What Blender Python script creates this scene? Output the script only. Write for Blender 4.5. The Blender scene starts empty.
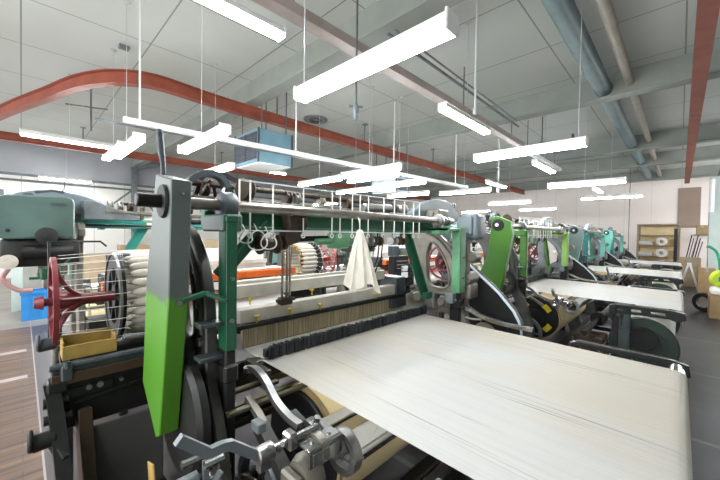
import bpy, bmesh, math, random
from mathutils import Vector, Matrix
random.seed(7)
PI = math.pi
SC = bpy.context.scene
COL = SC.collection
ANCHOR = Vector((1.7, 1.3, 0))          # base point of a loom in the coordinates its parts are drawn in
PITCH = 3.78                            # spacing of the looms along the hall

# ------------------------------------------------------------------ materials
M = {}
DARK = {'iron': .34, 'iron_dark': .42, 'iron_tan': .95, 'iron_grey': .75, 'iron_blue': .6, 'olive_iron': .5, 'brown_iron': .45, 'steel': .8, 'steel_dull': .85,
        'shaft_steel': .8, 'shaft_dark': .5, 'cover_grey_green': .5, 'cover_teal': .62, 'cover_green': .5, 'cover_turquoise': .6, 'green_dark': .5, 'green_light': .62,
        'green_lime': .62, 'green_leaf': .5, 'teal': .6, 'teal_light': .65, 'teal_dark': .55, 'housing_green': .38, 'housing_grey': .6, 'red_iron': .95, 'red_bright': .7,
        'orange': .7, 'pink': .8, 'wood_grey': 1.08, 'wood_tray': .6, 'wood_brown': .4, 'yellow': .8, 'rail_red': .85, 'grey_panel': .3, 'grey_box': .4, 'drum_green': .3,
        'plastic_blue': .7, 'cardboard': .7, 'cardboard_pale': .75, 'ac_blue': 1.0, 'ac_dark': .6, 'pipe_blue': .62, 'pipe_cream': .7, 'hi_vis': .8, 'hose_pink': .7,
        'plywood': .75, 'tan_edge': .6, 'yarn': .8, 'reed_wires': 1.25, 'drop_wires': .45, 'beam_paint': .56, 'rod_grey': .6, 'trunk_pink': .75, 'rubber': .6}
def mat(name, col, rough=.5, metal=0., var=.12, scale=6., col2=None, bump=0., coat=0.):
    dk = DARK.get(name, 1)
    col = tuple(c * dk for c in col)
    if col2: col2 = tuple(c * dk for c in col2)
    m = bpy.data.materials.new(name); m.use_nodes = True
    nt = m.node_tree; b = nt.nodes['Principled BSDF']
    b.inputs['Roughness'].default_value = rough
    b.inputs['Metallic'].default_value = metal
    b.inputs['Coat Weight'].default_value = coat
    tc = nt.nodes.new('ShaderNodeTexCoord'); nz = nt.nodes.new('ShaderNodeTexNoise')
    nz.inputs['Scale'].default_value = scale; nz.inputs['Detail'].default_value = 5
    nt.links.new(tc.outputs['Object'], nz.inputs['Vector'])
    rp = nt.nodes.new('ShaderNodeValToRGB')
    c2 = col2 or tuple(max(0, c * (1 - var * 2)) for c in col)
    rp.color_ramp.elements[0].position = .3; rp.color_ramp.elements[0].color = (*c2, 1)
    rp.color_ramp.elements[1].position = .62; rp.color_ramp.elements[1].color = (*col, 1)
    nt.links.new(nz.outputs['Fac'], rp.inputs['Fac'])
    nt.links.new(rp.outputs['Color'], b.inputs['Base Color'])
    if bump:
        bp = nt.nodes.new('ShaderNodeBump'); bp.inputs['Strength'].default_value = bump
        bp.inputs['Distance'].default_value = .01
        nt.links.new(nz.outputs['Fac'], bp.inputs['Height']); nt.links.new(bp.outputs['Normal'], b.inputs['Normal'])
    M[name] = m
    return m

def two_tone(name, top, bottom, z, soft=.02, rough=.4, jag=.03):
    """Paint that changes colour at height z, with a brushed uneven edge."""
    m = mat(name, top, rough, 0, .06, 5)
    bottom = tuple(c * DARK.get(name, 1) for c in bottom)
    nt = m.node_tree; b = nt.nodes['Principled BSDF']
    tc = nt.nodes['Texture Coordinate']; sp = nt.nodes.new('ShaderNodeSeparateXYZ')
    nt.links.new(tc.outputs['Object'], sp.inputs[0])
    nz = nt.nodes.new('ShaderNodeTexNoise'); nz.inputs['Scale'].default_value = 14; nz.inputs['Detail'].default_value = 3
    nt.links.new(tc.outputs['Object'], nz.inputs['Vector'])
    ad = nt.nodes.new('ShaderNodeMath'); ad.operation = 'MULTIPLY_ADD'
    nt.links.new(nz.outputs['Fac'], ad.inputs[0]); ad.inputs[1].default_value = jag * 4
    nt.links.new(sp.outputs['Z'], ad.inputs[2])
    mr = nt.nodes.new('ShaderNodeMapRange')
    mr.inputs['From Min'].default_value = z + jag * 2 - soft; mr.inputs['From Max'].default_value = z + jag * 2 + soft
    nt.links.new(ad.outputs[0], mr.inputs['Value'])
    mx = nt.nodes.new('ShaderNodeMixRGB')
    nt.links.new(mr.outputs[0], mx.inputs['Fac'])
    mx.inputs['Color1'].default_value = (*bottom, 1)
    nt.links.new(nt.nodes['Color Ramp'].outputs['Color'], mx.inputs['Color2'])
    nt.links.new(mx.outputs[0], b.inputs['Base Color'])
    return m

def emit(name, col, s):
    m = bpy.data.materials.new(name); m.use_nodes = True
    nt = m.node_tree; nt.nodes.clear()
    e = nt.nodes.new('ShaderNodeEmission'); o = nt.nodes.new('ShaderNodeOutputMaterial')
    e.inputs[0].default_value = (*col, 1); e.inputs[1].default_value = s
    nt.links.new(e.outputs[0], o.inputs[0]); M[name] = m
    return m

def striped(name, base, dark, warm, rough=.75):
    """Sheet of parallel yarns running along Y, with gaps between ends and warmer patches."""
    m = bpy.data.materials.new(name); m.use_nodes = True
    nt = m.node_tree; b = nt.nodes['Principled BSDF']; b.inputs['Roughness'].default_value = rough
    b.inputs['Sheen Weight'].default_value = .2
    tc = nt.nodes.new('ShaderNodeTexCoord')
    def noise(sc, det, scale):
        mp = nt.nodes.new('ShaderNodeMapping'); mp.inputs['Scale'].default_value = sc
        n = nt.nodes.new('ShaderNodeTexNoise'); n.inputs['Scale'].default_value = scale; n.inputs['Detail'].default_value = det
        nt.links.new(tc.outputs['Object'], mp.inputs['Vector']); nt.links.new(mp.outputs[0], n.inputs['Vector'])
        return n
    n1 = noise((95, .7, 1), 4, 1.6); n2 = noise((9, .9, 1), 3, 1.0); n3 = noise((1, .5, 1), 2, 1.6); n4 = noise((260, .3, 1), 2, 1.0)
    def ramp(n, p0, p1, c0, c1):
        r = nt.nodes.new('ShaderNodeValToRGB'); r.color_ramp.elements[0].position = p0; r.color_ramp.elements[1].position = p1
        r.color_ramp.elements[0].color = (*c0, 1); r.color_ramp.elements[1].color = (*c1, 1)
        nt.links.new(n.outputs['Fac'], r.inputs['Fac']); return r
    r3 = ramp(n3, .42, .62, base, warm)
    r1 = ramp(n1, .30, .43, (0, 0, 0), (1, 1, 1))
    r2 = ramp(n2, .36, .50, (.8, .8, .8), (0, 0, 0))
    r4 = ramp(n4, .3, .6, (.86, .86, .86), (1, 1, 1))
    # gaps show only where the broad noise leaves the sheet thin
    mx = nt.nodes.new('ShaderNodeMath'); mx.operation = 'MULTIPLY'
    inv = nt.nodes.new('ShaderNodeMath'); inv.operation = 'SUBTRACT'; inv.inputs[0].default_value = 1
    nt.links.new(r1.outputs[0], inv.inputs[1]); nt.links.new(inv.outputs[0], mx.inputs[0]); nt.links.new(r2.outputs[0], mx.inputs[1])
    mc = nt.nodes.new('ShaderNodeMixRGB'); nt.links.new(mx.outputs[0], mc.inputs['Fac'])
    nt.links.new(r3.outputs[0], mc.inputs['Color1']); mc.inputs['Color2'].default_value = (*dark, 1)
    ml = nt.nodes.new('ShaderNodeMixRGB'); ml.blend_type = 'MULTIPLY'; ml.inputs['Fac'].default_value = 1
    nt.links.new(mc.outputs[0], ml.inputs['Color1']); nt.links.new(r4.outputs[0], ml.inputs['Color2'])
    nt.links.new(ml.outputs[0], b.inputs['Base Color'])
    bp = nt.nodes.new('ShaderNodeBump'); bp.inputs['Strength'].default_value = .25; bp.inputs['Distance'].default_value = .002
    nt.links.new(n1.outputs['Fac'], bp.inputs['Height']); nt.links.new(bp.outputs[0], b.inputs['Normal'])
    M[name] = m
    return m

mat('iron', (.055, .055, .05), .5, .35, .2, 9)
mat('iron_shaded', (.075, .073, .064), .45, .35, .3, 9)
mat('iron_dark', (.018, .019, .019), .5, .3, .2, 9)
mat('iron_tan', (.21, .195, .16), .42, .35, .22, 7)
mat('iron_grey', (.23, .26, .27), .42, .2, .2, 7)
mat('iron_blue', (.10, .125, .14), .42, .25, .2, 7)
mat('olive_iron', (.16, .14, .07), .5, .3, .2, 9)
mat('steel', (.52, .52, .51), .22, .95, .12, 14)
mat('steel_dull', (.34, .34, .33), .34, .85, .18, 12)
mat('chrome', (.8, .8, .8), .08, 1, .04, 10)
mat('shaft_steel', (.42, .38, .34), .3, .8, .2, 10)
mat('shaft_dark', (.045, .042, .04), .38, .5, .25, 10)
mat('brown_iron', (.13, .085, .05), .6, .35, .3, 14)
mat('rubber', (.012, .012, .013), .6, 0, .2, 10)
two_tone('cover_grey_green', (.17, .205, .19), (.14, .44, .035), 1.33, .012, .38)
two_tone('cover_teal', (.30, .42, .40), (.13, .48, .40), 1.28, .16, .38)
mat('cover_green', (.13, .42, .04), .36, 0, .08, 4)
mat('cover_turquoise', (.16, .55, .45), .4, 0, .08, 4)
mat('green_dark', (.02, .19, .09), .4, 0, .15, 8)
mat('green_light', (.17, .47, .24), .4, 0, .15, 8)
mat('green_lime', (.32, .62, .12), .4, 0, .1, 8)
mat('green_leaf', (.12, .40, .04), .4, 0, .1, 8)
mat('teal', (.03, .42, .34), .4, 0, .1, 8)
mat('teal_light', (.20, .62, .52), .4, 0, .1, 8)
mat('teal_dark', (.02, .28, .28), .4, 0, .1, 8)
mat('housing_green', (.22, .36, .32), .36, 0, .1, 3, (.15, .25, .20))
mat('housing_grey', (.27, .33, .36), .36, 0, .1, 5)
mat('red_iron', (.20, .028, .035), .4, .1, .2, 10)
mat('red_bright', (.62, .05, .05), .4, 0, .15, 10)
mat('orange', (.85, .16, .02), .45, 0, .1, 10)
mat('pink', (.75, .25, .22), .5, 0, .1, 10)
mat('wood_grey', (.50, .47, .41), .6, 0, .14, 8)
mat('wood_tray', (.62, .40, .10), .6, 0, .2, 12)
mat('wood_brown', (.12, .06, .03), .55, 0, .2, 9)
mat('yellow', (.75, .55, .03), .4, 0, .1, 20)
mat('white_paint', (.78, .78, .76), .4, 0, .05, 6)
mat('white_cord', (.80, .78, .72), .7, 0, .05, 6)
mat('yarn', (.66, .61, .52), .85, 0, .08, 30)
mat('cotton', (.86, .81, .70), .85, 0, .08, 14, None, .3)
mat('cloth_cream', (.80, .66, .38), .85, 0, .05, 5)
mat('cloth_white', (.78, .77, .74), .85, 0, .05, 5)
mat('tan_edge', (.55, .40, .20), .7, 0, .1, 20)
mat('rail_red', (.36, .085, .045), .45, .1, .16, 5)
mat('beam_paint', (.47, .51, .455), .55, 0, .06, 3)
mat('ac_blue', (.16, .29, .36), .4, 0, .08, 3)
mat('ac_dark', (.10, .11, .14), .45, 0, .2, 8)
mat('ac_pale', (.58, .66, .72), .4, 0, .05, 4)
mat('pipe_blue', (.22, .34, .36), .45, 0, .12, 4)
mat('pipe_cream', (.55, .50, .40), .5, 0, .1, 4)
mat('trunk_pink', (.60, .50, .46), .4, .2, .1, 4)
mat('plastic_blue', (.03, .27, .68), .4, 0, .08, 5)
mat('cardboard', (.50, .33, .16), .75, 0, .1, 7)
mat('cardboard_pale', (.58, .44, .28), .75, 0, .1, 7)
mat('hi_vis', (.62, .80, .04), .5, 0, .1, 8)
mat('hose_pink', (.62, .34, .32), .5, 0, .1, 8)
mat('hose_green', (.02, .26, .14), .4, 0, .1, 8)
mat('purple', (.18, .10, .24), .5, 0, .1, 8)
mat('pale_green', (.42, .48, .45), .45, 0, .05, 3)
mat('plywood', (.40, .30, .235), .65, 0, .06, 3)
mat('paper_grey', (.45, .45, .43), .7, 0, .1, 4)
mat('grey_panel', (.19, .185, .165), .55, 0, .1, 5)
mat('grey_box', (.13, .17, .165), .45, 0, .12, 6)
mat('drum_green', (.03, .085, .055), .5, 0, .2, 6)
mat('cable', (.03, .03, .03), .6, 0, .1, 6)
mat('rod_pale', (.55, .57, .56), .4, .2, .05, 6)
mat('rod_grey', (.30, .30, .31), .4, .5, .1, 6)
striped('warp_yarn', (.80, .79, .76), (.13, .12, .105), (.78, .73, .63))
striped('warp_white', (.84, .83, .80), (.4, .38, .35), (.84, .80, .73))
emit('tube_glow', (.95, .98, 1.0), 48)

# black bristly row of drop wires: dark steel with fine vertical variation
def dropper_mat():
    m = mat('drop_wires', (.06, .068, .07), .4, .5)
    nt = m.node_tree; mp = nt.nodes.new('ShaderNodeMapping'); mp.inputs['Scale'].default_value = (60, 2, 2)
    nt.links.new(nt.nodes['Texture Coordinate'].outputs['Object'], mp.inputs['Vector'])
    nt.links.new(mp.outputs[0], nt.nodes['Noise Texture'].inputs['Vector'])
    nt.nodes['Noise Texture'].inputs['Scale'].default_value = 2
    nt.nodes['Color Ramp'].color_ramp.elements[0].color = (.008, .008, .01, 1)
    nt.nodes['Color Ramp'].color_ramp.elements[1].position = .75
    nt.nodes['Color Ramp'].color_ramp.elements[1].color = (.09, .105, .11, 1)
    m2 = mat('reed_wires', (.40, .34, .22), .5, .2)
    nt = m2.node_tree; mp = nt.nodes.new('ShaderNodeMapping'); mp.inputs['Scale'].default_value = (60, 2, 1.5)
    nt.links.new(nt.nodes['Texture Coordinate'].outputs['Object'], mp.inputs['Vector'])
    nt.links.new(mp.outputs[0], nt.nodes['Noise Texture'].inputs['Vector'])
    nt.nodes['Noise Texture'].inputs['Scale'].default_value = 2
    nt.nodes['Color Ramp'].color_ramp.elements[0].color = (.20, .155, .085, 1)
dropper_mat()

# ------------------------------------------------------------------ mesh helpers
def smooth_path(pts, n=6, closed=False):
    pts = [Vector(p) for p in pts]; out = []; N = len(pts)
    rng = range(N if closed else N - 1)
    for i in rng:
        p1, p2 = pts[i], pts[(i + 1) % N]
        p0 = pts[(i - 1) % N] if (closed or i > 0) else p1 * 2 - p2
        p3 = pts[(i + 2) % N] if (closed or i + 2 < N) else p2 * 2 - p1
        for k in range(n):
            t = k / n
            out.append(.5 * ((2 * p1) + (p2 - p0) * t + (2 * p0 - 5 * p1 + 4 * p2 - p3) * t * t + (3 * p1 - p0 - 3 * p2 + p3) * t ** 3))
    if not closed: out.append(pts[-1])
    return out

class MB:
    def __init__(s): s.bm = bmesh.new()
    def box(s, x0, x1, y0, y1, z0, z1, bev=.004, seg=1, rot=None):
        r = bmesh.ops.create_cube(s.bm, size=1)
        c = Vector(((x0 + x1) / 2, (y0 + y1) / 2, (z0 + z1) / 2))
        for v in r['verts']:
            v.co = Vector((v.co.x * (x1 - x0), v.co.y * (y1 - y0), v.co.z * (z1 - z0)))
        if bev:
            es = list({e for v in r['verts'] for e in v.link_edges})
            rr = bmesh.ops.bevel(s.bm, geom=es, offset=min(bev, .45 * min(abs(x1 - x0), abs(y1 - y0), abs(z1 - z0))), segments=seg, affect='EDGES', profile=.5)
            vs = set(rr['verts']) | {v for v in r['verts'] if v.is_valid}
        else: vs = set(r['verts'])
        for v in vs:
            co = v.co.copy()
            if rot: co = rot @ co
            v.co = co + c
        return s
    def beam(s, p0, p1, w, h, bev=.003, up=(0, 0, 1)):
        """rectangular bar between two points; w across, h along 'up'"""
        p0, p1 = Vector(p0), Vector(p1); d = p1 - p0; L = d.length; d.normalize()
        up = Vector(up); a = d.cross(up)
        if a.length < 1e-4: a = d.cross(Vector((0, 1, 0)))
        a.normalize(); b = a.cross(d)
        R = Matrix((d, a, b)).transposed()
        c = (p0 + p1) / 2
        n0 = len(s.bm.verts)
        s.box(-L / 2, L / 2, -w / 2, w / 2, -h / 2, h / 2, bev)
        s.bm.verts.ensure_lookup_table()
        for v in list(s.bm.verts)[n0:]: v.co = R @ v.co + c
        return s
    def lathe(s, prof, p0, axis, seg=20, cap=True):
        """prof: list of (t, r) along the axis from p0"""
        p0 = Vector(p0); d = Vector(axis).normalized()
        a = d.orthogonal().normalized(); b = d.cross(a)
        rings = []
        for t, r in prof:
            rings.append([s.bm.verts.new(p0 + d * t + (a * math.cos(2 * PI * k / seg) + b * math.sin(2 * PI * k / seg)) * max(r, 1e-4)) for k in range(seg)])
        for q in range(len(rings) - 1):
            for k in range(seg):
                s.bm.faces.new((rings[q][k], rings[q][(k + 1) % seg], rings[q + 1][(k + 1) % seg], rings[q + 1][k]))
        if cap:
            s.bm.faces.new(rings[0][::-1]); s.bm.faces.new(rings[-1])
        return s
    def cyl(s, p0, p1, r, r2=None, seg=20, ch=0.):
        L = (Vector(p1) - Vector(p0)).length; r2 = r if r2 is None else r2
        ch = min(ch, L * .4, r * .4, r2 * .4)
        pr = [(0, r - ch), (ch, r), (L - ch, r2), (L, r2 - ch)] if ch else [(0, r), (L, r2)]
        return s.lathe(pr, p0, Vector(p1) - Vector(p0), seg)
    def ring(s, c, axis, R, r_in, t, seg=28):
        """flat ring / washer, thickness t centred on c"""
        d = Vector(axis).normalized()
        pr = [(-t / 2, r_in), (-t / 2, R), (t / 2, R), (t / 2, r_in), (-t / 2, r_in)]
        return s.lathe(pr, c, d, seg, cap=False)
    def tube(s, pts, r, seg=8, closed=False):
        pts = [Vector(p) for p in pts]; N = len(pts); rings = []
        pa = None
        for i, p in enumerate(pts):
            if closed: d = pts[(i + 1) % N] - pts[i - 1]
            else: d = pts[min(i + 1, N - 1)] - pts[max(i - 1, 0)]
            d.normalize()
            if pa is None: a = d.orthogonal().normalized()
            else:
                a = pa - d * pa.dot(d); a.normalize()
            pa = a; b = d.cross(a)
            rr = r[i] if isinstance(r, (list, tuple)) else r
            rings.append([s.bm.verts.new(p + (a * math.cos(2 * PI * k / seg) + b * math.sin(2 * PI * k / seg)) * rr) for k in range(seg)])
        for q in range(N - 1 + (1 if closed else 0)):
            A, B = rings[q], rings[(q + 1) % N]
            for k in range(seg): s.bm.faces.new((A[k], A[(k + 1) % seg], B[(k + 1) % seg], B[k]))
        if not closed:
            s.bm.faces.new(rings[0][::-1]); s.bm.faces.new(rings[-1])
        return s
    def strap(s, pts, w, t, side):
        """flat bar of width w (along 'side') and thickness t swept along pts"""
        pts = [Vector(p) for p in pts]; N = len(pts); side = Vector(side).normalized(); rings = []
        for i, p in enumerate(pts):
            d = (pts[min(i + 1, N - 1)] - pts[max(i - 1, 0)]).normalized()
            n = d.cross(side).normalized()
            rings.append([s.bm.verts.new(p + side * (w / 2) * a + n * (t / 2) * b) for a, b in ((-1, -1), (1, -1), (1, 1), (-1, 1))])
        for q in range(N - 1):
            A, B = rings[q], rings[q + 1]
            for k in range(4): s.bm.faces.new((A[k], A[(k + 1) % 4], B[(k + 1) % 4], B[k]))
        s.bm.faces.new(rings[0][::-1]); s.bm.faces.new(rings[-1])
        return s
    def plate(s, outer, holes=(), x0=0., x1=.05, bev=.004, axis='x'):
        """casting cut from a plate; outlines are (y, z) for axis x, (x, z) for axis y"""
        cu = bpy.data.curves.new('outline', 'CURVE'); cu.dimensions = '2D'; cu.fill_mode = 'BOTH'
        cu.extrude = max((x1 - x0) / 2 - bev, .0005); cu.bevel_depth = bev; cu.bevel_resolution = 0
        for lp in (outer, *holes):
            sp = cu.splines.new('POLY'); sp.points.add(len(lp) - 1); sp.use_cyclic_u = True
            for q, p in zip(sp.points, lp): q.co = (p[0], p[1], 0, 1)
        ob = bpy.data.objects.new('outline', cu)
        me = bpy.data.meshes.new_from_object(ob)
        n0 = len(s.bm.verts); s.bm.from_mesh(me); s.bm.verts.ensure_lookup_table()
        mid = (x0 + x1) / 2
        for v in list(s.bm.verts)[n0:]:
            a, b, c = v.co
            v.co = (mid + c, a, b) if axis == 'x' else (a, mid - c, b)
        bpy.data.objects.remove(ob); bpy.data.curves.remove(cu); bpy.data.meshes.remove(me)
        return s
    def sphere(s, c, r, sc=(1, 1, 1), seg=16):
        rr = bmesh.ops.create_uvsphere(s.bm, u_segments=seg, v_segments=max(6, seg // 2), radius=r)
        for v in rr['verts']: v.co = Vector((v.co.x * sc[0], v.co.y * sc[1], v.co.z * sc[2])) + Vector(c)
        return s
    def move(s, dy):
        for v in s.bm.verts: v.co.y += dy
        return s
    def build(s, name, m, parent=None, off=None, smooth=35):
        bmesh.ops.recalc_face_normals(s.bm, faces=s.bm.faces[:])
        if off is not None:
            for v in s.bm.verts: v.co -= off
        me = bpy.data.meshes.new(name); s.bm.to_mesh(me); s.bm.free()
        me.materials.append(M[m] if isinstance(m, str) else m)
        if smooth:
            for p in me.polygons: p.use_smooth = True
            try: me.set_sharp_from_angle(angle=math.radians(smooth))
            except Exception: pass
        o = bpy.data.objects.new(name, me); COL.objects.link(o)
        if parent is not None: o.parent = parent
        return o

def tag(o, label, cat, group=None, kind=None):
    o['label'] = label; o['category'] = cat
    if group: o['group'] = group
    if kind: o['kind'] = kind
    return o
def struct(o):
    o['kind'] = 'structure'; return o
def empty(name, loc, rz=0.):
    o = bpy.data.objects.new(name, None); o.empty_display_size = .1
    COL.objects.link(o); o.location = loc; o.rotation_euler = (0, 0, rz); return o
def single(name, mb, m, base, label, cat, group=None, smooth=35, kind=None):
    """a thing that is one mesh, with its origin at its base"""
    b = Vector(base); o = mb.build(name, m, None, b, smooth); o.location = b
    return tag(o, label, cat, group, kind)
def copy_tree(o, parent=None):
    c = o.copy(); COL.objects.link(c)
    if parent is not None: c.parent = parent
    for ch in list(o.children): copy_tree(ch, c)
    return c

# ------------------------------------------------------------------ the loom
def make_loom(k, back, pal, label, detail=2):
    """k: place in the row; back: stands in the row across the alley, turned round. pal: paints. detail 2 = nearest"""
    if back: root = empty('weaving_loom', (3.10 - 1.70 + PITCH * k, 5.83 - 1.30, 0), PI)
    else: root = empty('weaving_loom', (ANCHOR.x + PITCH * k, ANCHOR.y, 0))
    tag(root, label, 'loom', 'weaving looms standing in rows')
    near = detail >= 2
    def P(name, mb, m, parent=None, lab=None):
        o = mb.build(name, m, parent or root, ANCHOR)
        if lab: o['label'] = lab
        return o
    fr = pal.get('frame', 'iron')
    # ---- side frames: swan-neck castings with openings
    def frame_loops(dy=0):
        outer = smooth_path([(2.02, 1.60, 0), (1.90, 1.66, 0), (1.74, 1.645, 0), (1.60, 1.585, 0), (1.48, 1.47, 0), (1.415, 1.33, 0), (1.39, 1.15, 0)], 4)
        outer = [(p.x, p.y) for p in outer]
        outer += [(1.385, .95), (1.30, .80), (1.22, .55), (1.18, .25), (1.12, .04), (1.12, 0), (1.30, 0), (1.36, .2), (1.48, .36), (1.72, .36), (1.84, .2), (1.90, 0), (2.10, 0), (2.10, .05), (2.03, .3), (2.02, .7), (1.98, .98)]
        outer += [(p.x, p.y) for p in smooth_path([(1.86, 1.05, 0), (1.82, 1.2, 0), (1.84, 1.4, 0), (1.92, 1.52, 0), (2.02, 1.55, 0)], 3)]
        h1 = [(p.x, p.y) for p in smooth_path([(1.70, 1.13, 0), (1.735, 1.25, 0), (1.735, 1.42, 0), (1.69, 1.53, 0), (1.62, 1.49, 0), (1.55, 1.40, 0), (1.50, 1.28, 0), (1.49, 1.16, 0), (1.53, 1.115, 0), (1.62, 1.105, 0)], 3, True)]
        h2 = [(1.48, 1.00), (1.50, 1.06), (1.66, 1.06), (1.69, 1.00), (1.66, .955), (1.51, .955)]
        h3 = [(p.x, p.y) for p in smooth_path([(1.45, .86, 0), (1.62, .88, 0), (1.8, .84, 0), (1.86, .66, 0), (1.74, .5, 0), (1.5, .5, 0), (1.40, .62, 0)], 3, True)]
        return outer, [h1, h2, h3]
    o_, h_ = frame_loops()
    for x in (.548, 2.70):
        mb = MB(); mb.plate(o_, h_, x, x + .05, .006)
        # raised ribs round the openings
        for h in h_[:2]:
            mb.tube([(x - .004 if x > 1 else x - .004, p[0], p[1]) for p in h], .010, 6, True)
        rim = smooth_path([(1.92, 1.64, 0), (1.76, 1.62, 0), (1.625, 1.56, 0), (1.51, 1.455, 0), (1.445, 1.32, 0), (1.42, 1.15, 0)], 4)
        mb.tube([(x - .002, p.x, p.y) for p in rim], .012, 6)
        for q in ((1.50, 1.42), (1.455, 1.27), (1.60, 1.54)):
            mb.cyl((x - .014, q[0], q[1]), (x + .064, q[0], q[1]), .012, seg=8)
        fy = .06 if x < 1 else 0.
        sf = P('side_frame', mb.move(fy), pal.get('frame_left', 'iron_shaded') if x < 1 else pal.get('frame_right', 'iron_tan'))  # same cast iron; left coloured as in shade, right as lit
        for q in ((1.44, 1.0), (1.78, 1.0), (1.3, .6), (1.95, .6), (1.42, 1.12))[:5 if near else 2]:
            P('bolt', MB().cyl((x - .02, q[0], q[1]), (x + .07, q[0], q[1]), .02, seg=6, ch=.004).move(fy), 'steel_dull', sf)
    # cross ties between the frames
    for y, z, r in ((1.62, .30, .035), (1.95, .42, .04), (1.78, 1.645, .012), (1.62, .66, .028)):
        P('cross_tie', MB().cyl((.57, y, z), (2.70, y, z), r, seg=12), fr)
    # ---- posts, braces and the long rail that carry the harness shaft
    for x, key in ((.600, 'post_left'), (2.66, 'post_right')):
        mb = MB(); w = .048 if x < 1 else .10
        mb.box(x, x + .012, 1.285, 1.365, 1.09, 1.66, .003)
        mb.box(x, x + w, 1.285, 1.297, 1.09, 1.66, .003)
        mb.box(x + w - .012, x + w, 1.285, 1.365, 1.09, 1.66, .003)
        mb.box(x - .005, x + w + .004, 1.28, 1.52, 1.64, 1.67, .004)
        po = P('post', mb.move(.08), pal[key])
        for z in (1.22, 1.40)[:2 if near else 1]: P('bolt', MB().cyl((x + w / 2, 1.27, z), (x + w / 2, 1.29, z), .009, seg=6).move(.08), 'steel_dull', po)
        P('post_foot', MB().box(x, x + .05, 1.29, 1.385, .0, 1.09, .008).box(x - .008, x + .058, 1.28, 1.385, .95, 1.03, .01).move(.08), fr if x < 1 else 'iron_dark')
    rail = MB().box(.60, 2.76, 1.60, 1.65, 1.615, 1.705, .004).box(.60, 2.76, 1.56, 1.60, 1.615, 1.627, .003).box(.60, 2.76, 1.56, 1.60, 1.693, 1.705, .003)
    P('top_rail', rail, pal['rail'])
    P('bearing_bracket', MB().box(.585, .68, 1.38, 1.60, 1.60, 1.675, .008), pal.get('bracket', pal['post_left']))
    P('bearing_bracket', MB().box(2.50, 2.76, 1.38, 1.60, 1.63, 1.66, .006).box(2.50, 2.54, 1.40, 1.6, 1.60, 1.66, .004), pal['post_right'])
    P('brace', MB().beam((.665, 1.6, 1.38), (.93, 1.6, 1.66), .012, .075, .003, (0, 0, 1)).beam((.665, 1.585, 1.405), (.91, 1.585, 1.66), .03, .010, .002), pal['rail'])
    P('brace', MB().beam((2.16, 1.6, 1.64), (2.455, 1.6, 1.075), .014, .095, .003).beam((2.185, 1.585, 1.66), (2.49, 1.585, 1.09), .03, .010, .002).box(2.42, 2.52, 1.55, 1.62, 1.04, 1.10, .006), pal['rail'])
    # ---- harness shaft through the cover, its bearings
    cx = pal.get('cover_x', .39)
    sh = P('harness_shaft', MB().cyl((cx + .075, 1.45, 1.715), (2.66, 1.45, 1.715), .0245, seg=20, ch=.003), 'shaft_steel')
    P('shaft_end', MB().cyl((cx - .095 if near else cx - .03, 1.45, 1.715), (cx + .075, 1.45, 1.715), .027, seg=20, ch=.004), 'shaft_dark', sh, 'dark end of the shaft sticking out of the cover')
    if not near: P('shaft_plug', MB().cyl((cx - .036, 1.45, 1.715), (cx - .029, 1.45, 1.715), .02, seg=14), 'white_paint', sh)
    P('flange', MB().lathe([(0, .03), (0, .062), (.008, .066), (.012, .066), (.012, .03)], (cx - .013, 1.45, 1.715), (1, 0, 0), 24), 'rubber', sh)
    P('shaft_collar', MB().lathe([(0, .03), (0, .045), (.01, .062), (.05, .066), (.065, .06), (.07, .03)], (.60, 1.45, 1.712), (1, 0, 0), 28).box(.605, .665, 1.40, 1.50, 1.655, 1.70, .006), 'iron_blue', sh, 'thick dark collar of the shaft bearing')
    P('bearing', MB().lathe([(0, .03), (0, .05), (.03, .055), (.045, .05), (.05, .03)], (2.40, 1.45, 1.715), (1, 0, 0), 22).box(2.41, 2.45, 1.41, 1.49, 1.655, 1.70, .005), 'steel_dull', sh)
    P('shaft_sleeve', MB().lathe([(0, .026), (0, .04), (.02, .04), (.03, .026)], (2.49, 1.45, 1.715), (1, 0, 0), 18), 'steel_dull', sh)
    P('shaft_sleeve', MB().lathe([(0, .026), (0, .035), (.04, .035), (.05, .026)], (2.56, 1.45, 1.715), (1, 0, 0), 18), 'steel_dull', sh)
    # ---- bent belt cover on the left end
    prof = pal.get('cover_prof') or [(1.37, 1.79), (1.40, 1.34), (1.515, .76), (1.56, .735), (1.77, .90), (1.71, 1.36), (1.565, 1.83)]
    P('belt_cover', MB().plate(prof, [], cx, cx + .074, .004), pal['cover'])
    if near:
        P('cover_bolt', MB().cyl((.43, 1.355, 1.742), (.43, 1.375, 1.742), .006, seg=8), 'steel')
        P('cover_bolt', MB().cyl((.425, 1.38, 1.32), (.425, 1.40, 1.32), .012, seg=6), 'steel')
        P('cover_stay', MB().beam((.44, 1.40, 1.325), (.53, 1.40, 1.345), .03, .018).beam((.53, 1.40, 1.345), (.60, 1.36, 1.31), .03, .018), pal.get('stay', 'green_dark'))
        P('lift_lever', MB().tube([(.462, 1.72, 1.80), (.447, 1.68, 1.90), (.433, 1.66, 1.97), (.423, 1.64, 2.03)], [.012, .011, .015, .013], 10).sphere((.423, 1.64, 2.03), .015), 'iron_blue')
    # ---- overhead harness: guide rail, cords, pulleys
    nc = [.72, .775, .90, 1.09, 1.30, 1.365, 1.47, 1.54, 1.62, 1.78, 1.90, 2.02, 2.14, 2.22]
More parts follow.
